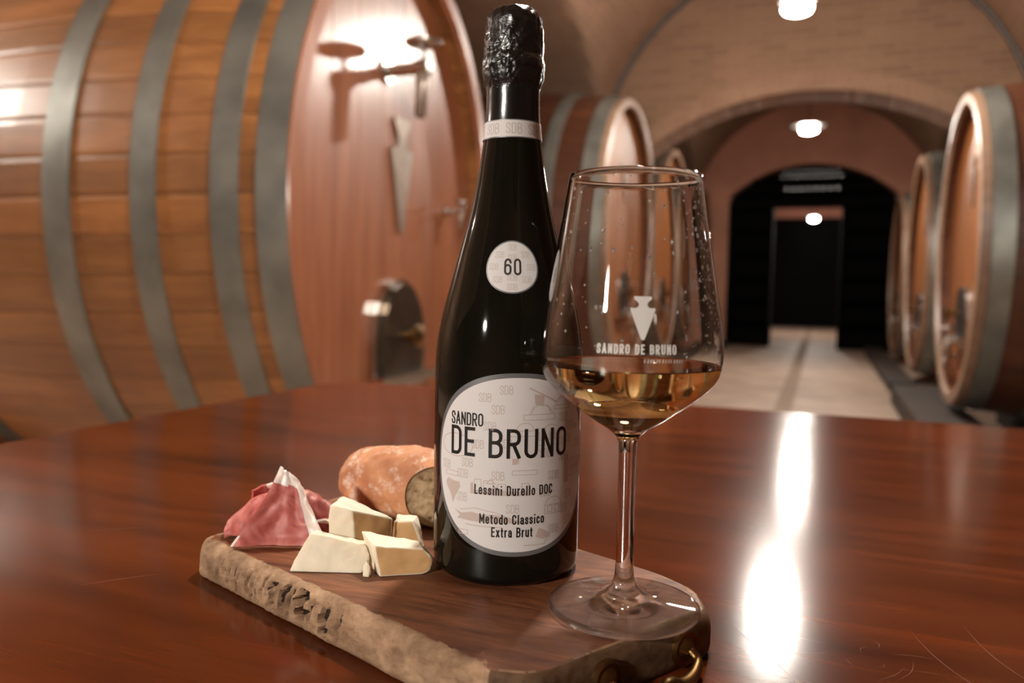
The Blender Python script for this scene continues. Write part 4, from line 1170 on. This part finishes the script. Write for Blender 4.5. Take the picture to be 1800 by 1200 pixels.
def nz(u, v, k, amp): return noise.noise(Vector((u * k, v * k, k * 3.1))) * amp
def front_slice(u, v):
    # triangular fold: wide base, narrow top leaning right
    lx = [(0, -.1765), (.25, -.1690), (.5, -.1610), (.75, -.1540), (.92, -.1512), (1, -.1500)]
    rx = [(0, -.1150), (.25, -.1215), (.45, -.1265), (.62, -.1310), (.75, -.1325), (.85, -.1350), (.95, -.1385), (1, -.1415)]
    a, b = interp(lx, v), interp(rx, v)
    s = a + (b - a) * u
    h = .0016 + v * .0455 - .006 * v * (u - .35) * 1.2
    d = .4975 + .016 * v + .0045 * math.sin(u * 3.0) * (1 - v) + nz(u, v, 5, .0022) - .003 * math.exp(-(v / .08) ** 2)
    return (s, d, max(h, .0012))
sheet('ham_slice', front_slice, lambda u, v: v > .78 + .06 * u or (u > .82 and v > .06) or (u > .93 - .15 * math.sin(v * 9) * .2 and v > .5) or (u < .035 and v < .13), 34, 34, .0022, 'upright folded ham slice with white fat along its peak', (-.146, .50, 0))
def left_slice(u, v):
    H = interp([(0, .006), (.12, .0125), (.3, .0205), (.55, .0262), (.8, .0272), (1, .0245)], u)
    a = PI * (.02 + .96 * v)
    s = -.1885 + .046 * u + nz(u, v, 4, .0018)
    h = .0012 + H * math.sin(a) ** .8 + nz(u, v + 3, 6, .0022)
    d = .529 - .0175 * math.cos(a) * (.55 + .45 * math.sin(PI * min(1, u + .2))) + .0025 * math.sin(u * 15) + nz(u + 2, v, 5, .003)
    return (s, d, max(.0014, h))
sheet('ham_slice', left_slice, lambda u, v: False, 30, 26, .0018, 'rounded dark pink ham fold at the left of the pile', (-.170, .52, 0))
def left2_slice(u, v):
    s = -.1800 + .036 * u + nz(u, v, 5, .0018)
    h = .0020 + v * (.0225 + .005 * math.sin(u * 2.6)) + nz(u, v, 7, .0012) * v
    d = .556 - .010 * v + .006 * math.sin(u * 5) + nz(u, v, 4, .002)
    return (s, d, max(.0014, h))
sheet('ham_slice', left2_slice, lambda u, v: v > .88 and .25 < u < .9, 26, 20, .0018, 'ham slice with thin white edge behind the upright slice', (-.152, .545, 0))
def right_slice(u, v):
    s = -.1440 + .030 * u + nz(u, v, 5, .0015)
    h = .0020 + (.0250 - .0125 * u) * math.sin(PI * (.08 + .86 * v)) + nz(u, v, 6, .0015)
    d = .524 + .032 * v + .003 * math.sin(u * 6)
    return (s, d, max(.0014, h))
sheet('ham_slice', right_slice, lambda u, v: False, 24, 24, .0018, 'dark rippled ham fold at the right of the pile', (-.130, .54, 0))
def right2_slice(u, v):
    s = -.1330 + .022 * u
    h = .0016 + .0125 * v ** .8 + nz(u, v, 6, .0012)
    d = .515 - .006 * v + .005 * math.sin(u * 3) + nz(u, v, 5, .001)
    return (s, d, max(.0014, h))
sheet('ham_slice', right2_slice, lambda u, v: v > .86, 18, 14, .0018, 'low dark red ham slice with pale lip beside the tall cheese', (-.122, .515, 0))

def make_bread():
    e = empty('bread_loaf', T(-.085, .585, 0), label='cut end of a floury crusted bread loaf behind the cheese', cat='bread')
    base = e.location.copy()
    P0 = Vector((-.0705, .5430)); Pe = Vector((-.1300, .6000))
    c0 = Vector((-.0400, .5420)); v0 = Vector((1, -.06)).normalized(); w0 = .0325
    c1 = Vector((-.1235, .6200)); v1 = Vector((.66, .75)).normalized(); w1 = .0310
    n, rings = 88, 60
    vs = []
    for j in range(rings + 1):
        t = j / rings
        tt = min(1, t / .80)
        c = c0.lerp(c1, t); vd = v0.lerp(v1, tt).normalized(); wd = w0 + (w1 - w0) * tt
        k = 1 if t < .68 else math.sqrt(max(0.0, 1 - ((t - .68) / .32) ** 2.2))
        hh = (.0460 + .006 * math.sin(PI * min(1, t / .7))) * (.25 + .75 * k) if t > .68 else (.0455 + .006 * math.sin(PI * t / .7))
        for i in range(n):
            a = 2 * PI * i / n
            x = math.cos(a); y = math.sin(a)
            x = math.copysign(abs(x) ** .85, x); y = math.copysign(abs(y) ** .85, y)
            hz = hh * (.5 + .5 * y)
            if y < -.6: hz = hh * (.2 - .2 * ((-y - .6) / .4))
            q = c + vd * (x * wd * max(.02, k))
            hz = hz if t < .68 else hh * .5 * (1 - k) * .6 + hz * (1 - (1 - k) * .3)
            p = T(q.x, q.y, max(.0006, hz)) - base
            r_ = noise.noise(p * 50) * .0026 + noise.noise(p * 160) * .0013 + noise.noise(p * 420) * .0005
            ctr = T(c.x, c.y, hh * .5) - base
            dirn = (p - ctr)
            if j and y > -.6: p = p + dirn.normalized() * r_
            vs.append(tuple(p))
    fs = [(j * n + i, j * n + (i + 1) % n, (j + 1) * n + (i + 1) % n, (j + 1) * n + i) for j in range(rings) for i in range(n)]
    fs.append(tuple(rings * n + i for i in range(n)))
    mb = MB(); mb.add(vs, fs); mb.build('crust', M['crust'], e, smooth=True)
    # crumb face with a few large holes
    ring0 = [Vector(v) for v in vs[:n]]; cen = sum(ring0, Vector()) / n
    dvec = (F0 * 1 + R0 * .06)
    mb = MB(); v2 = []; nr = 10
    for r_ in range(nr, 0, -1):
        for i in range(n):
            p = cen + (ring0[i] - cen) * (r_ / nr * .975)
            dd = .0012 if r_ < nr else .0
            v2.append(tuple(p + dvec * (dd + abs(noise.noise(p * 260)) * .0016 * (r_ < nr))))
    v2.append(tuple(cen + dvec * .001))
    f2 = [(j * n + i, j * n + (i + 1) % n, (j + 1) * n + (i + 1) % n, (j + 1) * n + i) for j in range(nr - 1) for i in range(n)] + [((nr - 1) * n + i, (nr - 1) * n + (i + 1) % n, nr * n) for i in range(n)]
    mb.add(v2, f2); mb.build('crumb', M['crumb'], e, smooth=True)
make_bread()
